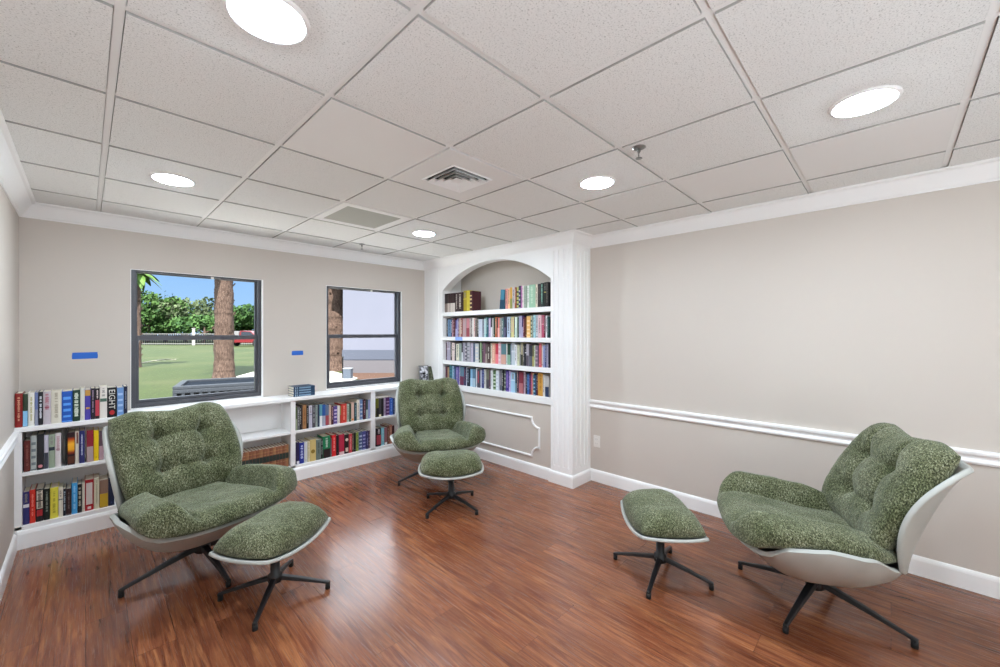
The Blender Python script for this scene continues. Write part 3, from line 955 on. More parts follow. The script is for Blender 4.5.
LOW_MID = [
    (-0.2934, 0.0284, 0.213, 'maroon book', '5c221d', '8c5048', 't'),
    (-0.2644, 0.0288, 0.243, 'pale grey book with stacked lettering', 'b4b8b4', '70787c', 'b'),
    (-0.235, 0.0321, 0.248, 'black book with pink roundel', '26262a', 'd88a90', 'd'),
    (-0.2023, 0.0206, 0.236, 'slim lavender white book', 'c6c2d0', '404450', 's'),
    (-0.1811, 0.0302, 0.236, 'sage book with navy band', '9aa892', '24303c', 'g'),
    (-0.1503, 0.0287, 0.241, 'white book with pink lettering', 'ddd6d6', 'b89098', 'p'),
    (-0.1022, 0.0107, 0.267, 'slim black book', '121214', '303034', 'n'),
    (-0.0909, 0.0368, 0.234, 'book with fiery sunset spine', '2c1518', 'f0981c', 'f'),
    (-0.0535, 0.0201, 0.237, 'cream book', 'd8cfc0', '7c5048', 's2'),
    (-0.0328, 0.0284, 0.236, 'dark navy book', '2c2c66', 'c8cce8', 't'),
    (0.0049, 0.036, 0.232, 'crimson over grey book', '8c2030', 'a89494', 's'),
    (0.0415, 0.0267, 0.226, 'bright yellow book', 'ecc81c', 'c8a414', 'n'),
    (0.0688, 0.0259, 0.218, 'mauve brown book beside the lounge chair', '5c4650', 'b09098', 's'),
]
LOW_BOTTOM = [
    (-0.298, 0.0293, 0.221, 'indigo book with white band', '33336c', 'd8d8dc', 'g'),
    (-0.2681, 0.0264, 0.228, 'bright red book', 'cc3226', 'e88070', 't'),
    (-0.2411, 0.0371, 0.224, 'black book with cream and red blocks', '1c1a1c', 'cfc4b4', 'k'),
    (-0.2034, 0.0284, 0.217, 'black book with grey title', '161c18', '8c9488', 't'),
    (-0.1744, 0.0391, 0.216, 'lemon yellow book', 'ded34a', 'a89c30', 't2'),
    (-0.1347, 0.0218, 0.207, 'narrow cream book', 'ddd6c4', '70787c', 'g2'),
    (-0.1123, 0.0141, 0.193, 'blue-black book with pale title', '1c222c', 'b8c4d0', 'T'),
    (-0.0976, 0.0263, 0.189, 'dark brown book', '33201f', '70605c', 'n2'),
    (-0.0707, 0.0289, 0.222, 'sky blue book', '4aa2dc', '9cd4f4', 't'),
    (-0.0412, 0.0225, 0.206, 'black book with cream title', '221e20', 'c4bca8', 'T'),
    (-0.0181, 0.0135, 0.204, 'slim ivory book', 'd8d0c0', 'b8b0a0', 'n'),
    (-0.004, 0.0459, 0.226, 'red book with white framed panel', 'a8242c', 'd8ccc8', 'w'),
    (0.0425, 0.0289, 0.228, 'tall cream book', 'd6d2ba', 'b0ac90', 't2'),
    (0.072, 0.0468, 0.206, 'taupe and mustard book', '8c7060', 'c8a430', 's3'),
    (0.1194, 0.0336, 0.213, 'dark navy book beside the lounge chair', '1f2844', '34406c', 'n'),
]
BAY_UPPER = [
    (1.456, 0.0141, 0.232, 'olive book', '5c6a40', 'a0a888', 's'),
    (1.4707, 0.0207, 0.233, 'grey book', '6c6c70', 'c8c8c8', 't'),
    (1.492, 0.0136, 0.235, 'black book', '222022', 'd8d8d4', 't'),
    (1.5062, 0.0145, 0.24, 'dark brown book', '3c2c28', '806858', 'n'),
    (1.5213, 0.0355, 0.241, 'tan book', 'a4764c', '7c5430', 'n2'),
    (1.5574, 0.0228, 0.229, 'black book', '1e1c1e', 'a8a8a8', 't'),
    (1.5808, 0.0334, 0.229, 'pale lilac book', 'bdb9c8', '8c8ca0', 'g2'),
    (1.6148, 0.0315, 0.231, 'charcoal book', '505056', 'a8a8ac', 't'),
    (1.6469, 0.0197, 0.229, 'grey-green book', '98a49c', '586460', 't'),
    (1.6672, 0.0184, 0.229, 'navy book', '1f2a44', '8090b0', 'n'),
    (1.6862, 0.0284, 0.229, 'teal book with white foot', '5a98a8', 'dfe0e0', 's'),
    (1.7152, 0.0327, 0.222, 'blue book with grey foot', '2f5aa0', 'a0a4b4', 's'),
    (1.7485, 0.0361, 0.218, 'slate book with red foot', '5c6c88', 'a04850', 's'),
    (1.7852, 0.0223, 0.212, 'pink-cream book', 'd4b8a8', 'a88878', 't'),
    (1.8081, 0.0233, 0.197, 'dark maroon book', '482028', 'c8a0a0', 't'),
    (1.832, 0.0397, 0.192, 'violet book', '5a488c', 'c8b8d8', 'b'),
    (1.8723, 0.0271, 0.19, 'white book', 'e0dcd4', 'b0b0a8', 'n'),
    (1.9, 0.0129, 0.185, 'olive and red book', '8c8848', 'a83c30', 's'),
    (1.9135, 0.0635, 0.204, 'thick red book', 'c63a30', 'e89080', 't'),
    (1.9776, 0.0281, 0.194, 'pale green book', 'a8b4a4', '58685c', 't'),
    (2.0063, 0.0207, 0.195, 'dark green book', '28402f', '90a890', 'n'),
    (2.0276, 0.0337, 0.204, 'pink-cream book with orange spot', 'd8b4a4', 'e08830', 'd'),
    (2.0619, 0.0298, 0.196, 'dark teal book', '284850', '88a8b0', 't'),
    (2.0923, 0.0345, 0.225, 'tall cream book', 'e0d8c8', 'b0a898', 'n2'),
    (2.1274, 0.0349, 0.225, 'grey-blue book', '6c84b0', 'b8c4d8', 'b'),
    (2.1629, 0.0353, 0.225, 'dark maroon book', '401c28', 'b08890', 't'),
    (2.1988, 0.0257, 0.217, 'dark teal book', '304448', 'a0b0b0', 's'),
    (2.2251, 0.0329, 0.214, 'lavender book', '8c90b8', 'b8bcd8', 'n'),
]
BAY_LOWER = [
    (1.4603, 0.0277, 0.219, 'dark indigo book with white foot', '2c2450', 'd0d0d8', 's4'),
    (1.4886, 0.0452, 0.208, 'royal navy book', '25338c', 'c8d0f0', 'T'),
    (1.5344, 0.0329, 0.208, 'pale grey book', 'c8ccce', 'a0a4a8', 'n'),
    (1.5679, 0.0207, 0.21, 'cream book', 'dcd2b0', 'a89870', 't'),
    (1.5892, 0.0605, 0.218, 'thick golden cream book', 'd2ba78', '8c7430', 'd2'),
    (1.6503, 0.051, 0.207, 'grey-green book', '6c7a74', '485450', 'n2'),
    (1.7019, 0.0194, 0.204, 'slim black book', '18181a', 'c0c0c0', 't'),
    (1.7219, 0.0768, 0.226, 'thick green and black book', '1f7a50', 'c8d8cc', 'K'),
    (1.7993, 0.0161, 0.194, 'slim grey book', '545458', 'b0b0b0', 'n'),
    (1.816, 0.0443, 0.224, 'scarlet book', 'd6282c', 'f0a098', 't'),
    (1.8609, 0.0303, 0.213, 'black book', '241c20', '806068', 'n'),
    (1.8918, 0.0592, 0.217, 'crimson book with pale foot', 'b02844', 'd8b8b8', 's4'),
    (1.9516, 0.0482, 0.208, 'black book with pale portrait', '201818', 'd8c4b4', 'd3'),
    (2.0004, 0.0351, 0.205, 'red-pink book', 'c44048', 'e8a8a8', 't'),
    (2.0361, 0.0209, 0.204, 'brown book', '503828', 'c8b8a8', 't'),
    (2.0576, 0.0254, 0.208, 'black book', '1c2020', '90989c', 'n'),
    (2.0836, 0.03, 0.207, 'yellow-green book', '8c9c48', '303818', 't'),
    (2.1142, 0.0437, 0.204, 'slate blue book', '48587c', 'a8b0c8', 'b'),
    (2.1585, 0.0397, 0.205, 'indigo book', '44447c', '9898c0', 'b'),
    (2.1988, 0.0312, 0.203, 'dark purple book', '34305c', '8c88b0', 't'),
    (2.2306, 0.0275, 0.202, 'brown-mauve book', '503c48', '987c88', 'b'),
]
END_UPPER = [
    (2.3259, 0.0334, 0.214, 'olive and black book', '6c6c20', '202018', 's'),
    (2.3599, 0.029, 0.206, 'charcoal book with cream foot', '444048', 'e8e0b8', 's4'),
    (2.3895, 0.0321, 0.207, 'black book', '17161c', '40404c', 'n'),
    (2.4222, 0.0246, 0.212, 'lilac book', 'c0aec4', '806c88', 't'),
    (2.4474, 0.0496, 0.213, 'plum book', '583060', 'a888b0', 'b'),
    (2.4976, 0.0432, 0.196, 'bright blue book', '3464c4', '88b0f0', 'n2'),
    (2.5414, 0.0292, 0.191, 'navy book', '20305c', '8090b8', 't'),
]
END_LOWER = [
    (2.3287, 0.0592, 0.209, 'black and red book', '241c24', 'a03c48', 'm'),
    (2.3885, 0.0418, 0.204, 'light blue book', '7ab8c8', 'b0dce4', 'n2'),
    (2.4309, 0.0355, 0.202, 'dusty rose book with white foot', '906068', 'dfe0e0', 's4'),
    (2.467, 0.029, 0.214, 'brown book', '6c4438', 'b09080', 't'),
    (2.4966, 0.0342, 0.217, 'copper brown book', 'a46c58', 'd0a898', 't'),
    (2.5314, 0.0322, 0.207, 'dark maroon book', '401c20', '90686c', 'n'),
]
ARCH_TOP = [
    (4.1403, 0.0772, 0.24, 'black book in dark set', '2a1c1e', '807068'),
    (4.0625, 0.048, 0.24, 'dark brown bound volume', '3a2426', 'c8b8b0'),
    (4.0139, 0.0425, 0.24, 'dark brown bound volume', '3a2426', 'd8ccc4'),
    (3.9708, 0.0515, 0.24, 'dark brown bound volume', '352022', 'd8ccc4'),
    (3.9187, 0.0519, 0.24, 'dark brown bound volume', '3a2426', 'c8bcb4'),
    (3.8662, 0.101, 0.24, 'dark brown bound volume', '352024', 'd8ccc4'),
    (3.7646, 0.0608, 0.255, 'mustard yellow book', 'a8942a', 'c8b448'),
    (3.7032, 0.051, 0.255, 'bright yellow book', 'd2c040', 'b0a028'),
    (3.6516, 0.0487, 0.245, 'deep maroon volume with gilt', '481c24', 'd8bc90'),
]
ARCH_TOP_RIGHT = [
    (3.0572, 0.0357, 0.225, 'salmon pink book', 'd08c84', None),
    (3.0209, 0.0353, 0.225, 'peach book', 'eab48c', None),
    (2.985, 0.0348, 0.235, 'amber and olive book', 'c89838', '8c9048'),
    (2.9496, 0.0389, 0.235, 'pale grey book with dark head', 'bdb4b4', '303438'),
    (2.9101, 0.0176, 0.23, 'rust brown book', '9c5030', None),
    (2.8919, 0.0373, 0.23, 'yellow-green book', 'b4b468', '404838'),
    (2.854, 0.0292, 0.24, 'navy and lilac book', '383850', 'b0a8c0'),
    (2.8242, 0.0205, 0.235, 'orchid pink book', 'c078b0', None),
    (2.8031, 0.0204, 0.24, 'white book', 'e4dcd8', None),
    (2.7821, 0.0368, 0.235, 'grey-green book', '98a898', '687868'),
    (2.7447, 0.0281, 0.235, 'off-white book', 'e0e4dc', None),
    (2.716, 0.0825, 0.24, 'thick mint green book', '9cc0a4', 'c8dcc8'),
    (2.6329, 0.0327, 0.24, 'cream book', 'dcd2bc', None),
    (2.5996, 0.0423, 0.24, 'near-black book', '302828', '584c44'),
    (2.5567, 0.0379, 0.245, 'black and mint book', '283430', '88c0ac'),
    (2.5182, 0.0261, 0.25, 'black and gold book', '24241c', 'b0a458'),
    (2.4915, 0.0302, 0.25, 'black book at the end', '201e1c', '787468'),
]
ARCH_SECOND = [
    (4.0981, 0.0252, 0.228, 'charcoal book', '38363c', None),
    (4.0723, 0.0698, 0.219, 'steel blue book', '6484a4', '38506c'),
    (4.0019, 0.0234, 0.211, 'dark blue book', '283454', None),
    (3.9779, 0.0244, 0.211, 'pink book', 'c08c94', None),
    (3.9529, 0.0289, 0.233, 'maroon book', '582830', '90606c'),
    (3.9234, 0.0392, 0.208, 'violet book', '6c68a0', 'a8a4c8'),
    (3.8836, 0.0295, 0.225, 'periwinkle book', '8484b8', 'c0bcd8'),
    (3.8535, 0.0213, 0.221, 'rust brown book', '784038', None),
    (3.8316, 0.0165, 0.231, 'slim cream book', 'dccfb8', None),
    (3.8145, 0.0403, 0.232, 'brick red book', '90504c', 'e0ccb8'),
    (3.7736, 0.0598, 0.225, 'rose-grey book', 'b09c9c', 'c88c94'),
    (3.7132, 0.0545, 0.224, 'rose pink book', 'c88088', '943c48'),
    (3.6581, 0.032, 0.232, 'taupe book', '9c948c', None),
    (3.6255, 0.0209, 0.219, 'grey book', '605c60', None),
    (3.604, 0.022, 0.228, 'white book', 'e8e2dc', None),
    (3.5814, 0.0302, 0.227, 'white and red book', 'dcc4c0', 'b84850'),
    (3.5506, 0.0321, 0.208, 'brown-grey book', '74645c', 'b09c90'),
    (3.5179, 0.0348, 0.23, 'green-black book', '26302c', None),
    (3.4825, 0.0561, 0.209, 'pale blue-white book', 'ccd0dc', 'a0a8b8'),
    (3.4258, 0.0359, 0.209, 'grey book', '888c98', '505460'),
    (3.3893, 0.0196, 0.216, 'aqua white book', 'c4e0e0', None),
    (3.3691, 0.0234, 0.229, 'teal book', '408088', None),
    (3.3451, 0.0252, 0.214, 'dark teal book', '2c5864', '88b0b8'),
    (3.3193, 0.0328, 0.22, 'lavender book', 'b4a0c0', 'e0d4e0'),
    (3.2859, 0.0238, 0.235, 'black and white book', '302c38', 'e0dce0'),
    (3.2615, 0.0236, 0.217, 'silver book', 'b8b8b4', None),
    (3.2373, 0.0244, 0.227, 'dark green book', '283c28', None),
    (3.2123, 0.0223, 0.227, 'orange book', 'cc7040', None),
    (3.1894, 0.022, 0.222, 'dark brown book', '382420', '8c4c3c'),
    (3.1668, 0.0295, 0.218, 'salmon book', 'd87c70', 'f0b0a4'),
    (3.1367, 0.0292, 0.217, 'grey book', '908c88', 'b8b09c'),
    (3.1069, 0.0317, 0.212, 'teal-grey book', '587878', None),
    (3.0746, 0.0359, 0.227, 'midnight book', '2c2c40', '605c78'),
    (3.0381, 0.0533, 0.226, 'pale blue book', 'b4c4d8', '404058'),
    (2.9842, 0.0163, 0.208, 'olive book', '787448', None),
    (2.9673, 0.04, 0.223, 'butter yellow book', 'd8cc90', 'd0949c'),
    (2.9267, 0.016, 0.213, 'plum black book', '342434', None),
    (2.9101, 0.0306, 0.221, 'pale mint book', 'dce8dc', 'c0d4c8'),
    (2.8789, 0.0252, 0.217, 'forest green book', '2c4c38', None),
    (2.8531, 0.041, 0.231, 'lilac grey book', 'aca8c0', '8488a4'),
    (2.8115, 0.0204, 0.234, 'dark purple book', '3c2c5c', 'a8a0c0'),
    (2.7905, 0.0203, 0.212, 'dark red book', '581c24', 'e0b0b0'),
    (2.7696, 0.0243, 0.21, 'brown book', '70482c', None),
    (2.7447, 0.0493, 0.224, 'apricot book', 'e4b46c', 'f0d0a0'),
    (2.6948, 0.0237, 0.226, 'sage grey book', 'b4bca8', '385048'),
    (2.6705, 0.0155, 0.211, 'dark teal book', '204044', None),
    (2.6544, 0.0273, 0.234, 'pale aqua book', 'a4ccd4', None),
    (2.6265, 0.0349, 0.234, 'pale grey book', 'c8c8cc', '344048'),
    (2.591, 0.0422, 0.231, 'blush pink book', 'dcb8bc', '885868'),
    (2.5482, 0.0302, 0.229, 'rose book', 'b8506c', 'dca0a8'),
    (2.5174, 0.0147, 0.231, 'crimson book', '701c34', None),
    (2.5021, 0.0259, 0.224, 'pale book', 'dcdce0', None),
    (2.4756, 0.0203, 0.215, 'dark teal book', '284848', '7ca0a0'),
]
ARCH_THIRD = [
    (4.1167, 0.0291, 0.225, 'maroon book', '48202c', None),
    (4.087, 0.0676, 0.24, 'lilac-grey book', 'a8a0b4', 'dcd8e0'),
    (4.0188, 0.0343, 0.227, 'dark brown book', '443834', None),
    (3.9839, 0.0587, 0.225, 'pinkish cream book', 'dccac4', '504040'),
    (3.9246, 0.0217, 0.218, 'charcoal book', '4c484c', None),
    (3.9023, 0.0597, 0.213, 'ivory book', 'e0dcc8', '58584c'),
    (3.842, 0.044, 0.221, 'grey-green book', '98a49c', '586c60'),
    (3.7974, 0.0277, 0.228, 'black and white book', '1c1c24', 'd0d4d8'),
    (3.7691, 0.0442, 0.231, 'grey book', 'a09ca8', '605c68'),
    (3.7243, 0.0326, 0.233, 'dark grey book', '64606c', 'c8c4c8'),
    (3.6911, 0.0541, 0.239, 'silver grey book', 'b0acb4', '808088'),
    (3.6364, 0.0426, 0.23, 'pale lilac book', 'c4b8c8', '8890a8'),
    (3.5932, 0.042, 0.229, 'slate navy book', '546078', '2c3c58'),
    (3.5506, 0.0624, 0.226, 'pale blue-cream book', 'c4c8cc', 'dcd4c8'),
    (3.4876, 0.0304, 0.242, 'black book', '2c3430', None),
    (3.4566, 0.0148, 0.238, 'slim pale green book', 'a4c498', None),
    (3.4412, 0.0351, 0.237, 'dark brown book', '544448', '807478'),
    (3.4055, 0.0297, 0.232, 'mauve book', '80586c', '5c3c48'),
    (3.3752, 0.0305, 0.226, 'brown book', '685c58', 'a09088'),
    (3.3441, 0.0488, 0.217, 'dark cocoa book', '503c38', None),
    (3.2947, 0.0239, 0.233, 'cream book', 'e0d4c0', None),
    (3.2702, 0.0516, 0.226, 'peach book', 'd8a48c', 'f0d0b8'),
    (3.218, 0.0591, 0.226, 'red book', 'c83c4c', 'e87c84'),
    (3.1583, 0.0415, 0.245, 'pale pink book', 'd8b0b8', 'e4ccd0'),
    (3.1162, 0.0775, 0.227, 'grey-teal book', '587c84', 'd0a090'),
    (3.0381, 0.012, 0.242, 'slim white book', 'e4e0dc', None),
    (3.0255, 0.0488, 0.229, 'dark green book', '1c3c2c', '84a890'),
    (2.9761, 0.0171, 0.243, 'grey-blue book', '788898', None),
    (2.9584, 0.0486, 0.244, 'pale grey book', 'bcc4cc', 'd4d8dc'),
    (2.9092, 0.0254, 0.221, 'white book', 'e4e4e8', None),
    (2.8832, 0.0295, 0.224, 'pale lime book', 'd0d4b4', None),
    (2.8531, 0.0292, 0.223, 'grey book', '88888c', 'c0bcb4'),
    (2.8233, 0.0289, 0.246, 'olive-cream book', 'a8a084', '38382c'),
    (2.7938, 0.0194, 0.227, 'dark grey book', '3c3c44', None),
    (2.7738, 0.0244, 0.234, 'black and white book', '24242c', 'dcdce4'),
    (2.7488, 0.0331, 0.236, 'grey-lilac book', 'aca4ac', '5c5460'),
    (2.7151, 0.044, 0.222, 'charcoal book', '34343c', '5c5c68'),
    (2.6705, 0.0227, 0.219, 'olive book', '6c6844', 'b0a868'),
    (2.6472, 0.0193, 0.223, 'lime white book', 'ccd8b4', None),
    (2.6273, 0.0396, 0.218, 'mauve-grey book', '786878', 'a890a0'),
    (2.5871, 0.0112, 0.236, 'dark red book', '681c2c', None),
    (2.5753, 0.0265, 0.244, 'coral book', 'cc6468', None),
    (2.5482, 0.0187, 0.241, 'cream book', 'e0d0c0', None),
    (2.5289, 0.0262, 0.224, 'periwinkle book', '8c94bc', 'a8acd0'),
    (2.5021, 0.0138, 0.247, 'navy book', '303c6c', None),
    (2.4877, 0.0258, 0.242, 'lavender grey book', 'a09cb4', '747890'),
    (2.4613, 0.0105, 0.24, 'charcoal book', '3c3c44', None),
]
ARCH_BOTTOM = [
    (4.1105, 0.0352, 0.211, 'maroon book', '58283c', None),
    (4.0747, 0.0311, 0.208, 'tan book', 'a88868', None),
    (4.043, 0.0597, 0.235, 'teal book', '3c7884', '285868'),
    (3.9827, 0.041, 0.229, 'pale blue book', 'b0d0e8', None),
    (3.9411, 0.0406, 0.223, 'navy book', '344870', '6c88b4'),
    (3.8999, 0.0516, 0.222, 'purple-blue book', '6c60a0', 'b8a4c8'),
    (3.8477, 0.0223, 0.234, 'pale lilac book', 'd0c8e0', None),
    (3.8248, 0.0731, 0.228, 'teal-grey book', '5c7c90', '6c2c48'),
    (3.7511, 0.0329, 0.225, 'navy and red book', '303458', 'a03c50'),
    (3.7176, 0.0259, 0.227, 'white book', 'dce0ec', None),
    (3.6911, 0.0498, 0.215, 'black book', '1c2434', 'a0b0c4'),
    (3.6407, 0.0533, 0.21, 'light blue book', '88b4d4', 'b4d4e8'),
    (3.5868, 0.0525, 0.214, 'blue-grey book', '54748c', 'a8c0d0'),
    (3.5337, 0.0204, 0.226, 'white book', 'dcdce0', None),
    (3.5127, 0.0555, 0.212, 'dark grey and red book', '484450', 'c04858'),
    (3.4566, 0.0199, 0.21, 'pale grey book', 'bcc0d0', None),
    (3.4361, 0.0462, 0.226, 'navy book', '2c3474', '8494c4'),
    (3.3893, 0.0296, 0.222, 'pale stone book', 'ccccc8', None),
    (3.3591, 0.054, 0.221, 'olive-grey book', '686858', '48444c'),
    (3.3045, 0.0239, 0.214, 'maroon book', '542c40', None),
    (3.28, 0.0325, 0.226, 'white book', 'e0e0e4', 'a0a8b0'),
    (3.2469, 0.0501, 0.22, 'leaf green book', '506c40', 'c8d4bc'),
    (3.1962, 0.0467, 0.223, 'pale book', 'd8dce4', 'c0c4d0'),
    (3.1489, 0.046, 0.235, 'grey book', '606470', 'a8a0a8'),
    (3.1023, 0.0216, 0.23, 'black book', '181820', None),
    (3.0801, 0.0314, 0.241, 'grey-green book', '586058', 'a0a898'),
    (3.0481, 0.0499, 0.229, 'purple book', '402c80', 'a488d0'),
    (2.9976, 0.0218, 0.233, 'pale lilac book', 'c4b4dc', None),
    (2.9752, 0.0697, 0.215, 'pale blue book', 'a4c8e0', 'd0e0ec'),
    (2.9049, 0.0254, 0.215, 'dark teal book', '2c4854', '70909c'),
    (2.8789, 0.0286, 0.242, 'maroon-navy book', '443048', 'c8a090'),
    (2.8497, 0.0595, 0.229, 'wine red book', '7c2c3c', 'b06c70'),
    (2.7896, 0.0236, 0.238, 'dusty pink book', 'b89ca8', None),
    (2.7654, 0.0242, 0.23, 'black book', '242430', 'a0a0b0'),
    (2.7406, 0.024, 0.216, 'blue book', '3060a0', '80b8e8'),
    (2.716, 0.0198, 0.22, 'purple book', '402858', '8c70a0'),
    (2.6956, 0.0245, 0.232, 'coral book', 'b86058', 'b860b0'),
    (2.6705, 0.0187, 0.223, 'cream book', 'dcc49c', None),
    (2.6512, 0.0312, 0.217, 'deep blue book', '284868', '88b0c8'),
    (2.6194, 0.0192, 0.242, 'dark red book', '5c2028', None),
    (2.5996, 0.0678, 0.231, 'orange-tan book', 'd09c44', 'a46c24'),
    (2.5312, 0.0277, 0.223, 'off-white book', 'd4d0c8', None),
    (2.5029, 0.0483, 0.212, 'pale grey and navy book', 'bcb8b4', '283858'),
]


def low_row(rows, front, z0, where, group, dmax=.24, jit=.006):
    rnd = random.Random(where)
    for i, (x, w, h, name, c1, c2, st) in enumerate(rows):
        o = make_book(w - .0004, h, rnd.uniform(.145, .175), c1, c2, st, rnd)
        o.location = (x, front + .004 + rnd.uniform(0, jit), z0)
        tag(o, '%s, %s from left %s' % (name, ordinal(i + 1), where), 'book', group)
low_row(LOW_TOP, 4.231, .820, 'on the low bookcase top', 'books standing on the low bookcase ledge')
low_row(LOW_MID, 4.234, .509, 'on left bay middle shelf', 'books on the middle shelf by the left wall')
low_row(LOW_BOTTOM, 4.236, .150, 'on left bay bottom shelf', 'books on the bottom shelf by the left wall')
low_row(BAY_UPPER, 4.236, .489, 'on upper shelf under second window', 'books on the upper shelf under the second window')
low_row(BAY_LOWER, 4.236, .150, 'on lower shelf under second window', 'books on the lower shelf under the second window')
low_row(END_UPPER, 4.236, .489, 'on end bay upper shelf', 'books on the upper shelf of the end bay')
low_row(END_LOWER, 4.236, .150, 'on end bay lower shelf', 'books on the lower shelf of the end bay')

def arch_row(rows, z0, where, group, style=None):
    rnd = random.Random(where)
    for i, (y, w, h, name, c1, c2) in enumerate(rows):
        st = style or (rnd.choice(('s', 's', 'b', 'g2', 't', 't', 'n2')) if c2 else rnd.choice(('t', 'n', 't')))
        if not c2: c2 = 'd8d4cc' if sum(lin(c1)) < .9 else '5c5858'
        o = make_book(w - .0004, h, rnd.uniform(.13, .16) if w < .06 else .19, c1, c2, st, rnd)
        o.location = (3.222 + rnd.uniform(0, .016), y, z0)
        o.rotation_euler = (0, 0, -pi / 2)
        tag(o, '%s, %s from left %s' % (name, ordinal(i + 1), where), 'book', group)
arch_row(ARCH_TOP, 1.720, 'on arched bookcase top shelf', 'bound volumes at the left of the top shelf')
arch_row(ARCH_TOP_RIGHT, 1.720, 'in the right group, arched top shelf', 'books at the right of the top shelf')
arch_row(ARCH_SECOND, 1.410, 'on arched bookcase second shelf', 'books on the second shelf of the arched bookcase')
arch_row(ARCH_THIRD, 1.110, 'on arched bookcase third shelf', 'books on the third shelf of the arched bookcase')
arch_row(ARCH_BOTTOM, .815, 'on arched bookcase lowest shelf', 'books on the lowest shelf of the arched bookcase')
rnd = random.Random(5)
# the teal book that leans at the start of the right-hand group
yr = ARCH_TOP_RIGHT[0][0]
o = make_book(.062, .218, .15, '3c7c94', '1c3c54', 's', rnd)
ang = radians(5)
o.rotation_euler = (0, ang, -pi / 2)
o.rotation_euler = (Matrix.Rotation(-pi / 2, 4, 'Z') @ Matrix.Rotation(ang, 4, 'Y')).to_euler()
o.location = (3.226, yr + .002 + .062 * cos(ang) + .218 * sin(ang), 1.720 + .062 * sin(ang))
tag(o, 'teal book leaning right against upright books on the arched top shelf', 'book', 'books at the right of the top shelf')

# the brown bound set with a dark band, middle bay, bottom shelf
x0, x1, n = .934, 1.389, 16
for i in range(n):
    w = (x1 - x0) / n
    c = ('8c5a44', '94624a', '86543e', '9c6e4e')[i % 4]
    o = make_book(w - .0008, .214, .16, c, '2a3834', 'x', rnd)
    mb = MB(); mb.box(.0008, w - .0016, -min(.004, w * .14) - .0006, .002, .085, .140)
    mb.build('dark_band', book_mat('2c3632'), o)
    for zz in (.060, .150, .178):
        mb = MB(); mb.box(.001, w - .0018, -min(.004, w * .14) - .0007, .002, zz, zz + .003); mb.build('gilt_line', book_mat('b08a58'), o)
    o.location = (x0 + i * w, 4.240, .150)
    tag(o, 'brown bound volume with dark band, %s from the right in the brown matching set' % ordinal(n - i), 'book', 'matching brown volumes in the middle bay')

# four blue books lying in a stack on the ledge, spines to the room
names = ['lowest of the four in the stack', 'second from the bottom of the stack', 'third from the bottom of the stack', 'topmost of the stack']
for k in range(4):
    w, h = .0245, .205
    o = make_book(w, h, .155, '1f3c58', '6c8ca8', 'x', rnd)
    mb = MB(); mb.box(w * .25, w * .75, -.0040, .002, .050, .165); mb.build('spine_title', book_mat('7c98b0'), o)
    for za, zb in ((.015, .022), (.032, .036)):
        mb = MB(); mb.box(w * .1, w * .9, -.0040, .002, za, zb); mb.build('spine_line', book_mat('a8bccc'), o)
    o.rotation_euler = (0, -pi / 2, radians((0, .8, -.6, .5)[k]))
    o.rotation_euler = (Matrix.Rotation(radians((0, .8, -.6, .5)[k]), 4, 'Z') @ Matrix.Rotation(pi / 2, 4, 'Y')).to_euler()
    o.location = (1.441 + (.0, .002, -.001, .001)[k], 4.262, .820 + w * (k + 1) + .0002 * k)
    tag(o, 'blue book lying flat on the ledge between windows, ' + names[k], 'book', 'blue books stacked on the ledge')

# one cream book laid across the row in the end bay
o = make_book(.018, .170, .13, 'ded6cc', 'a09890', 'n', rnd)
o.rotation_euler = (Matrix.Rotation(pi / 2, 4, 'Y')).to_euler()
zt = max(r[2] for r in END_UPPER) + .489
o.location = (2.322, 4.244, zt + .0185)
tag(o, 'slim cream book lying flat across the books in the end bay', 'book', 'books on the upper shelf of the end bay')

# framed pictures on the ledge behind the corner armchair
t = thing('photo_frame', 'small black and white photo frame on the ledge beside the arched bookcase', 'picture frame', (3.075, 4.36, .8205), radians(-16))
def leaning(mb, **k): return mb
Mx = Matrix.Rotation(radians(-9), 4, 'X')
mb = MB()
for b_ in ((-.065, -.055, 0, .012, 0, .215), (.055, .065, 0, .012, 0, .215), (-.055, .055, 0, .012, 0, .010), (-.055, .055, 0, .012, .205, .215), (-.055, .055, .008, .012, .010, .205)): mb.box(*b_, M=Mx)
mb.build('frame', M['steel'], t)
mp_ = mat('grey_photo_print', 'b8b8bc', 0.4)
nt, N, L, b = nodes(mp_)
nn = noise_node(nt, 24, 3, 0.5, coords(nt))
rq = ramp_node(nt, nn.outputs['Fac'], [(0.40, '26262c'), (0.50, '8c8c94'), (0.58, 'dcdce2')])
L.new(rq.outputs['Color'], b.inputs['Base Color'])
mb = MB(); mb.box(-.055, .055, .005, .008, .010, .205, M=Mx); mb.build('picture', mp_, t)
mb = MB(); mb.add([(-.02, .012, .12), (.02, .012, .12), (.03, .075, .001), (-.03, .075, .001)], [(0, 1, 2, 3)]); mb.build('easel_back', M['rubber'], t, solid=.002)
t = thing('photo_frame', 'narrow dark frame standing edge-on on the ledge against the bookcase side', 'picture frame', (3.150, 4.345, .8205), radians(-64))
mb = MB(); mb.box(-.055, .055, 0, .014, 0, .200, M=Mx); mb.build('frame', mat('dark_wood_frame', '33312c', 0.5), t, bevel=.002)
mb = MB(); mb.box(-.043, .043, -.0012, 0, .014, .186, M=Mx); mb.build('picture', mottled('olive_print', '2c3024', '7c8068', 30), t)
mb = MB(); mb.add([(-.015, .014, .10), (.015, .014, .10), (.02, .05, .001), (-.02, .05, .001)], [(0, 1, 2, 3)]); mb.build('easel_back', M['rubber'], t, solid=.002)
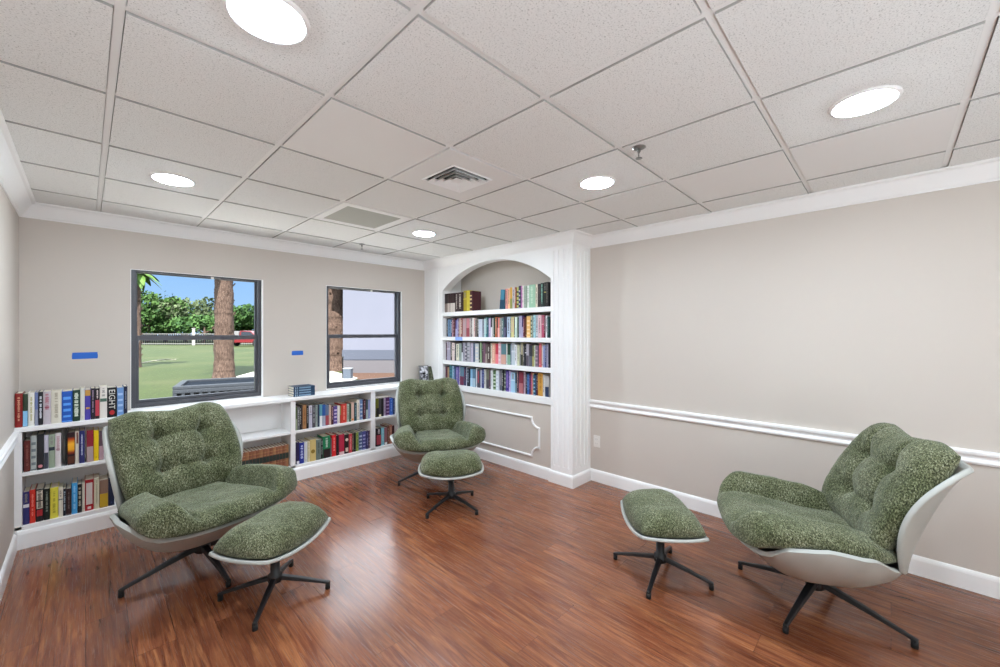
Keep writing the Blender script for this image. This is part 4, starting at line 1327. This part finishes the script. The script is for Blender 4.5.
# ------------------------------------------------------------------ outside the windows
GZ = -.10
PATH = [(3.7, 16.58), (5.15, 18.92), (6.62, 18.79), (6.92, 16.16), (6.48, 13.05), (5.51, 11.93), (4.27, 10.83), (4.71, 14.25), (3.74, 13.75), (3.41, 14.81)]
BED = [(6.42, 14.25), (7.1, 15.56), (9.22, 13.38), (7.1, 10.29), (6.25, 11.17), (6.34, 12.77)]
M['grass'] = mottled('lawn_grass', '6f9a3c', '9cc05c', 1.1, 0.95)
nt, N, L, b = nodes(M['grass'])
ga = noise_node(nt, 0.35, 3, 0.5, coords(nt)); gb = noise_node(nt, 14, 6, 0.75, coords(nt))
r1 = ramp_node(nt, ga.outputs['Fac'], [(0.35, '28340f'), (0.5, '2e3813'), (0.65, '373d1c')])
r2 = ramp_node(nt, gb.outputs['Fac'], [(0.36, '9a9a86'), (0.6, 'ffffff')])
L.new(mix_rgb(nt, 0.8, r1.outputs['Color'], r2.outputs['Color'], 'MULTIPLY'), b.inputs['Base Color'])
mb = MB(); mb.box(-60, 130, YW + .142, 190, GZ - .3, GZ)
tag(mb.build('lawn', M['grass']), 'green lawn outside the windows', 'lawn', kind='structure')
mb = MB(); mb.box(XL - 3, XR + 2, YW + .142, YW + 3.0, GZ, GZ + .02)  # unseen white slab, added to bounce daylight through the windows
tag(mb.build('reflector', mottled('white_bounce_slab', 'e4e0d8', 'eeeae2', 3, 0.9)), 'added white patio along the house, below the windows', 'reflector', kind='structure')
M['concrete'] = mottled('pale_concrete', '88867f', '96938c', 3, 0.9)
mb = MB(); mb.prism(PATH, GZ, GZ + .02)
tag(mb.build('path', M['concrete']), 'white concrete path across the lawn', 'path', kind='structure')
mb = MB(); mb.prism(BED, GZ, GZ + .015)
tag(mb.build('flower_bed', mottled('brown_mulch', '33231c', '4c372b', 12, 0.95)), 'brown mulch bed before the neighbouring wall', 'flower bed', kind='structure')

# neighbouring building with a darker band
F2 = Vector((cos(radians(44.17)), sin(radians(44.17)), 0)); R2 = Vector((F2.y, -F2.x, 0))
t = thing('building', 'pale lavender grey building filling the second window', 'building', tuple(F2 * 15.5 + R2 * (-6.05) + Vector((0, 0, GZ))), radians(44.17 - 90))
mb = MB(); mb.box(0, 16, 0, 9, 0, 4.3); mb.build('wall', paint('lavender_grey_stucco', '5b5c67', 0.8), t)
mb = MB(); mb.box(-.02, 16.02, -.03, 0, .53, .90); mb.build('band', paint('slate_band', '3e424d', 0.8), t)
mb = MB(); mb.box(-.02, 16.02, -.02, 0, 0, .50); mb.build('base_course', paint('grey_base_course', '4d4a4d', 0.85), t)
mb = MB(); mb.box(-.4, 16.4, -.4, 9.4, 4.3, 4.5); mb.build('roof', paint('grey_roof', '8c8c90', 0.8), t, bevel=.03)

M['bark'] = mottled('palm_bark', '32251f', '594940', 22, 0.95, (1.3, 1.3, .35), .03)
M['frond'] = mottled('palm_frond', '2e491b', '4f682e', 6, 0.7)
def palm(label, x, y, r, h, seed, fs=1.0):
    rnd = random.Random(seed)
    t = thing('palm_tree', label, 'palm tree', (x, y, GZ), rnd.uniform(0, 6), 'palm trees on the lawn')
    mb = MB(); prof = []
    z = 0
    while z < h:
        rr = r * (1.06 - .16 * z / h + (.18 * exp(-z / .25)))
        prof += [(rr * rnd.uniform(1.0, 1.03), z), (rr * rnd.uniform(.97, 1.0), z + .05)]
        z += rnd.uniform(.07, .12)
    n = 22; ring = []
    vs = [((q + .035 * r * 4 * wob(cos(2 * pi * k / n) * 2, sin(2 * pi * k / n) * 2, zz, 3, seed)) * cos(2 * pi * k / n), (q + .14 * r * wob(cos(2 * pi * k / n) * 2, sin(2 * pi * k / n) * 2, zz, 3, seed)) * sin(2 * pi * k / n), zz) for q, zz in prof for k in range(n)]
    mb.add(vs, [(i * n + k, i * n + (k + 1) % n, (i + 1) * n + (k + 1) % n, (i + 1) * n + k) for i in range(len(prof) - 1) for k in range(n)], 0, True)
    for k in range(26):                                            # old frond boots sticking out low on the trunk
        a = rnd.uniform(0, 6.28); zz = rnd.uniform(.1, h * .9)
        Mx = Matrix.Translation((r * .95 * cos(a), r * .95 * sin(a), zz)) @ Matrix.Rotation(a, 4, 'Z') @ Matrix.Rotation(radians(-55), 4, 'Y')
        mb.prism([(0, -.04), (.16, -.012), (.16, .012), (0, .04)], -.012, .012) if False else mb.box(0, .13, -.035, .035, -.012, .012, M=Mx)
    mb.build('trunk', M['bark'], t)
    mb = MB()
    for k in range(30):
        a = 2 * pi * k / 30 + rnd.uniform(-.1, .1); up = rnd.uniform(-.5, 1.1); Lh = rnd.uniform(1.7, 2.3) * fs
        prev = None
        for sgi in range(9):
            s = sgi / 8
            rr = Lh * s * cos(up * (1 - .3 * s)); zz = h - .05 + Lh * s * sin(up) - 1.0 * fs * s * s
            c = Vector((rr * cos(a), rr * sin(a), zz)); sd = Vector((-sin(a), cos(a), 0))
            wd = .34 * fs * sin(pi * min(.97, .12 + s * .85))
            cur = (c + sd * wd - Vector((0, 0, .12 * wd * 3)), c, c - sd * wd - Vector((0, 0, .12 * wd * 3)))
            if prev:
                mb.add([*prev, *cur], [(0, 1, 4, 3), (1, 2, 5, 4)])
            prev = cur
    mb.build('fronds', M['frond'], t)
palm('thick palm trunk in the right half of the first window', 3.33, 16.524, .28, 6.2, 1)
palm('palm trunk at the left edge of the second window', 7.2, 16.6, .46, 6.8, 2)
palm('slim palm with green fronds at the left edge of the first window', 1.62, 24.5, .14, 4.45, 3, .5)

# distant trees: clumps of leaf quads round branching limbs
def tree(label, x, y, rx, rz, zc, pal, seed, nq=2600):
    rnd = random.Random(seed)
    t = thing('tree', label, 'tree', (x, y, GZ), 0, 'trees beyond the fence')
    mb = MB()
    mb.tube([(0, 0, 0), (.1, 0, zc * .5), (0, .1, zc)], [.28, .22, .12], 8)
    for k in range(5):
        a = rnd.uniform(0, 6.28); mb.tube([(0, 0, zc * .55), (rx * .35 * cos(a), rx * .35 * sin(a), zc * .9), (rx * .6 * cos(a), rx * .6 * sin(a), zc * 1.05)], [.12, .08, .04], 6)
    mb.build('trunk', M['bark'], t)
    blobs = [(0, 0, zc, 1.0)] + [(rx * .62 * cos(q), rx * .62 * sin(q), zc + rz * rnd.uniform(-.45, .45), rnd.uniform(.45, .62)) for q in [rnd.uniform(0, 6.28) for _ in range(9)]]
    mb = MB()
    for k in range(nq):
        bx, by, bz, s = rnd.choice(blobs)
        u = Vector((rnd.gauss(0, 1), rnd.gauss(0, 1), rnd.gauss(0, 1))).normalized() * rnd.uniform(.72, 1.0)
        c = Vector((bx + u.x * rx * s * .8, by + u.y * rx * s * .8, max(.25, bz + u.z * rz * s)))
        q = Vector((rnd.gauss(0, 1), rnd.gauss(0, 1), rnd.gauss(0, 1))).normalized()
        p = q.orthogonal().normalized(); w = q.cross(p); sz = rnd.uniform(.18, .42) * (rx / 5) ** .5
        mb.add([c + p * sz, c + w * sz * .6, c - p * sz, c - w * sz * .6], [(0, 1, 2, 3)])
    mb.build('canopy', mottled('foliage_%d' % seed, pal[0], pal[1], .9, 0.8), t)
def at(px, depth):
    p = F2 * depth + R2 * ((px - 500) / 402.5 * depth)
    return p.x, p.y
GREENS = [('172f13', '365122'), ('1f3b14', '415729'), ('2c3920', '4b553b'), ('1c3518', '3f5b2a'), ('132912', '2e4920')]
for k, (px, dep, rx, rz, zc, lab) in enumerate([
        (148, 66, 4.2, 3.2, 4.2, 'round green tree at the left of the row beyond the fence'),
        (166, 68, 4.6, 4.6, 5.6, 'tall dark green tree just right of the row start'),
        (186, 70, 5.6, 4.2, 5.4, 'broad tall green tree in the middle of the first window'),
        (204, 64, 4.6, 2.6, 3.0, 'low olive tree before the broad tall tree'),
        (232, 72, 5.2, 3.6, 4.4, 'green tree half hidden by the thick palm trunk'),
        (256, 68, 4.4, 3.4, 4.6, 'green tree right of the thick palm trunk'),
        (126, 72, 5.0, 3.6, 4.4, 'tree hidden mostly by the window side'),
        (282, 74, 5.0, 3.6, 4.4, 'green tree farthest along the row')]):
    x, y = at(px, dep)
    tree(lab, x, y, rx * .9, rz * .84, zc * .84, GREENS[k % 5], 20 + k)

# fence along the lawn
a0, a1 = Vector((*at(100, 52), 0)), Vector((*at(300, 52), 0))
t = thing('fence', 'dark picket fence along the far edge of the lawn', 'fence', (a0.x, a0.y, GZ), math.atan2(a1.y - a0.y, a1.x - a0.x))
Ln = (a1 - a0).length
M['fence'] = mat('weathered_fence', '141518', 0.9, 0.05)
M['fence_rail'] = mat('pale_rail', '656462', 0.7)
n = 90
for k in range(n):
    xx = Ln * (k + .5) / n
    mb = MB(); mb.prism([(xx - .09, 0), (xx + .09, 0), (xx + .09, 1.46), (xx, 1.54), (xx - .09, 1.46)], -.02, .02, axis='y'); mb.build('picket', M['fence'], t)
for z in (.10, 1.36):
    mb = MB(); mb.box(0, Ln, -.06, -.02, z, z + .1); mb.build('rail', M['fence_rail'], t)
M['post_white'] = mat('weathered_white', '7f7d7a', 0.6)
# utility post by the fence
x, y = at(193.5, 50)
t = thing('utility_post', 'short white utility post in front of the fence', 'post', (x, y, GZ))
mb = MB(); mb.box(-.14, .14, -.14, .14, 0, 2.05); mb.build('post', M['post_white'], t, bevel=.02)
mb = MB(); mb.box(-.18, .18, -.18, .18, 2.05, 2.13); mb.build('cap', M['post_white'], t, bevel=.02)

# red truck parked beyond the fence
x, y = at(246, 47)
t = thing('truck', 'red and white truck parked at the far right of the lawn', 'truck', (x, y, GZ), radians(44.17 - 90))
M['red'] = mat('red_vehicle_paint', '5e1518', 0.35); M['vglass'] = mat('vehicle_glass', '292e34', 0.1); M['vwhite'] = mat('white_vehicle_paint', '696666', 0.4)
mb = MB(); mb.prism([(-2.4, .45), (2.5, .45), (2.5, 1.15), (1.6, 1.25), (1.1, 1.75), (-.1, 1.8), (-.2, 1.2), (-2.4, 1.2)], -.9, .9, axis='y'); mb.build('body', M['red'], t, bevel=.04)
mb = MB(); mb.box(-2.3, -.3, -.85, .85, 1.2, 1.75); mb.build('cargo_box', M['vwhite'], t, bevel=.03)
mb = MB(); mb.prism([(1.45, 1.27), (1.05, 1.66), (.05, 1.70), (.0, 1.27)], -.91, .91, axis='y'); mb.build('side_window', M['vglass'], t)
for xx in (-1.6, 1.7):
    for yy in (-.9, .72):
        mb = MB(); mb.lathe([(.2, -.09), (.40, -.09), (.40, .09), (.2, .09)], 20, M=Matrix.Translation((xx, yy + .09, .40)) @ Matrix.Rotation(pi / 2, 4, 'X')); mb.build('wheel', M['rubber'], t)

# large air conditioning unit close to the first window
t = thing('air_conditioner', 'wide grey outdoor air conditioning unit outside the first window', 'air conditioner', (0.93, 7.75, GZ), radians(-14))
M['ac'] = mat('grey_blue_sheet_metal', '1f2329', 0.7, 0.25); M['acd'] = mat('dark_coil', '0c0d0f', 0.9, 0.1)
W_, D_, H_ = 1.5, 1.0, .72
mb = MB(); mb.box(.03, W_ - .03, .03, D_ - .03, .06, H_ - .08); mb.build('coil', M['acd'], t)
mb = MB(); mb.box(-.02, W_ + .02, -.02, D_ + .02, H_ - .08, H_ - .02)
for a, b_, c, d in ((-.02, W_ + .02, -.02, .07), (-.02, W_ + .02, D_ - .07, D_ + .02), (-.02, .07, .07, D_ - .07), (W_ - .07, W_ + .02, .07, D_ - .07)): mb.box(a, b_, c, d, H_ - .02, H_ + .03)
mb.build('top_frame', M['ac'], t, bevel=.012)
mb = MB(); mb.box(.07, W_ - .07, .07, D_ - .07, H_ - .02, H_ - .005); mb.build('fan_grille', mat('blue_grey_grille', '14181e', 0.95, 0.02), t)
mb = MB()
for k in range(15):
    xx = W_ * k / 14
    mb.box(xx - .018, xx + .018, -.012, .03, .05, H_ - .08); 
for k in range(10):
    yy = D_ * k / 9
    mb.box(-.012, .03, yy - .015, yy + .015, .05, H_ - .08); mb.box(W_ - .03, W_ + .012, yy - .015, yy + .015, .05, H_ - .08)
mb.build('louver_guard', M['ac'], t)
mb = MB(); mb.box(-.02, W_ + .02, -.02, D_ + .02, 0, .06); mb.build('base_pan', M['ac'], t, bevel=.01)

# small things near the path
t = thing('utility_box', 'small grey box with thin pole outside the second window', 'utility box', (*at(348, 13.6), GZ + .0), radians(-46))
mb = MB(); mb.prism([(-.13, -.11), (.13, -.11), (.13, .11), (-.13, .11)], .02, .34); mb.build('box_body', mat('grey_box', '3d444e', 0.6), t, bevel=.01)
mb = MB(); mb.box(-.14, .14, -.12, .12, .34, .37); mb.build('lid', mat('pale_lid', '797d80', 0.5), t, bevel=.006)
mb = MB(); mb.lathe([(.02, .02), (.02, .70), (.03, .71), (.03, .75), (.001, .77)], 12, c=(-.22, .10)); mb.build('pole', M['rubber'], t)
x, y = at(158, 21)
t = thing('fallen_frond', 'pale dry palm frond lying on the lawn', 'palm frond', (x, y, GZ), radians(20))
M['dry'] = mottled('dry_frond', '6d685b', '858278', 8)
mb = MB(); mb.tube([(-.75, 0, .02), (-.2, .05, .10), (.3, .02, .16), (.8, -.05, .12)], [.035, .03, .022, .01], 8); mb.build('stalk', M['dry'], t)
mb = MB()
rnd = random.Random(3)
for k in range(26):
    s = -.2 + k * .038; sg = 1 if k % 2 else -1
    a = Vector((s, .03, .12)); bq = a + Vector((.18, sg * rnd.uniform(.12, .24), rnd.uniform(-.08, .08)))
    mb.add([a, a + Vector((.03, 0, 0)), bq], [(0, 1, 2)])
mb.build('leaflets', M['dry'], t, solid=.004)
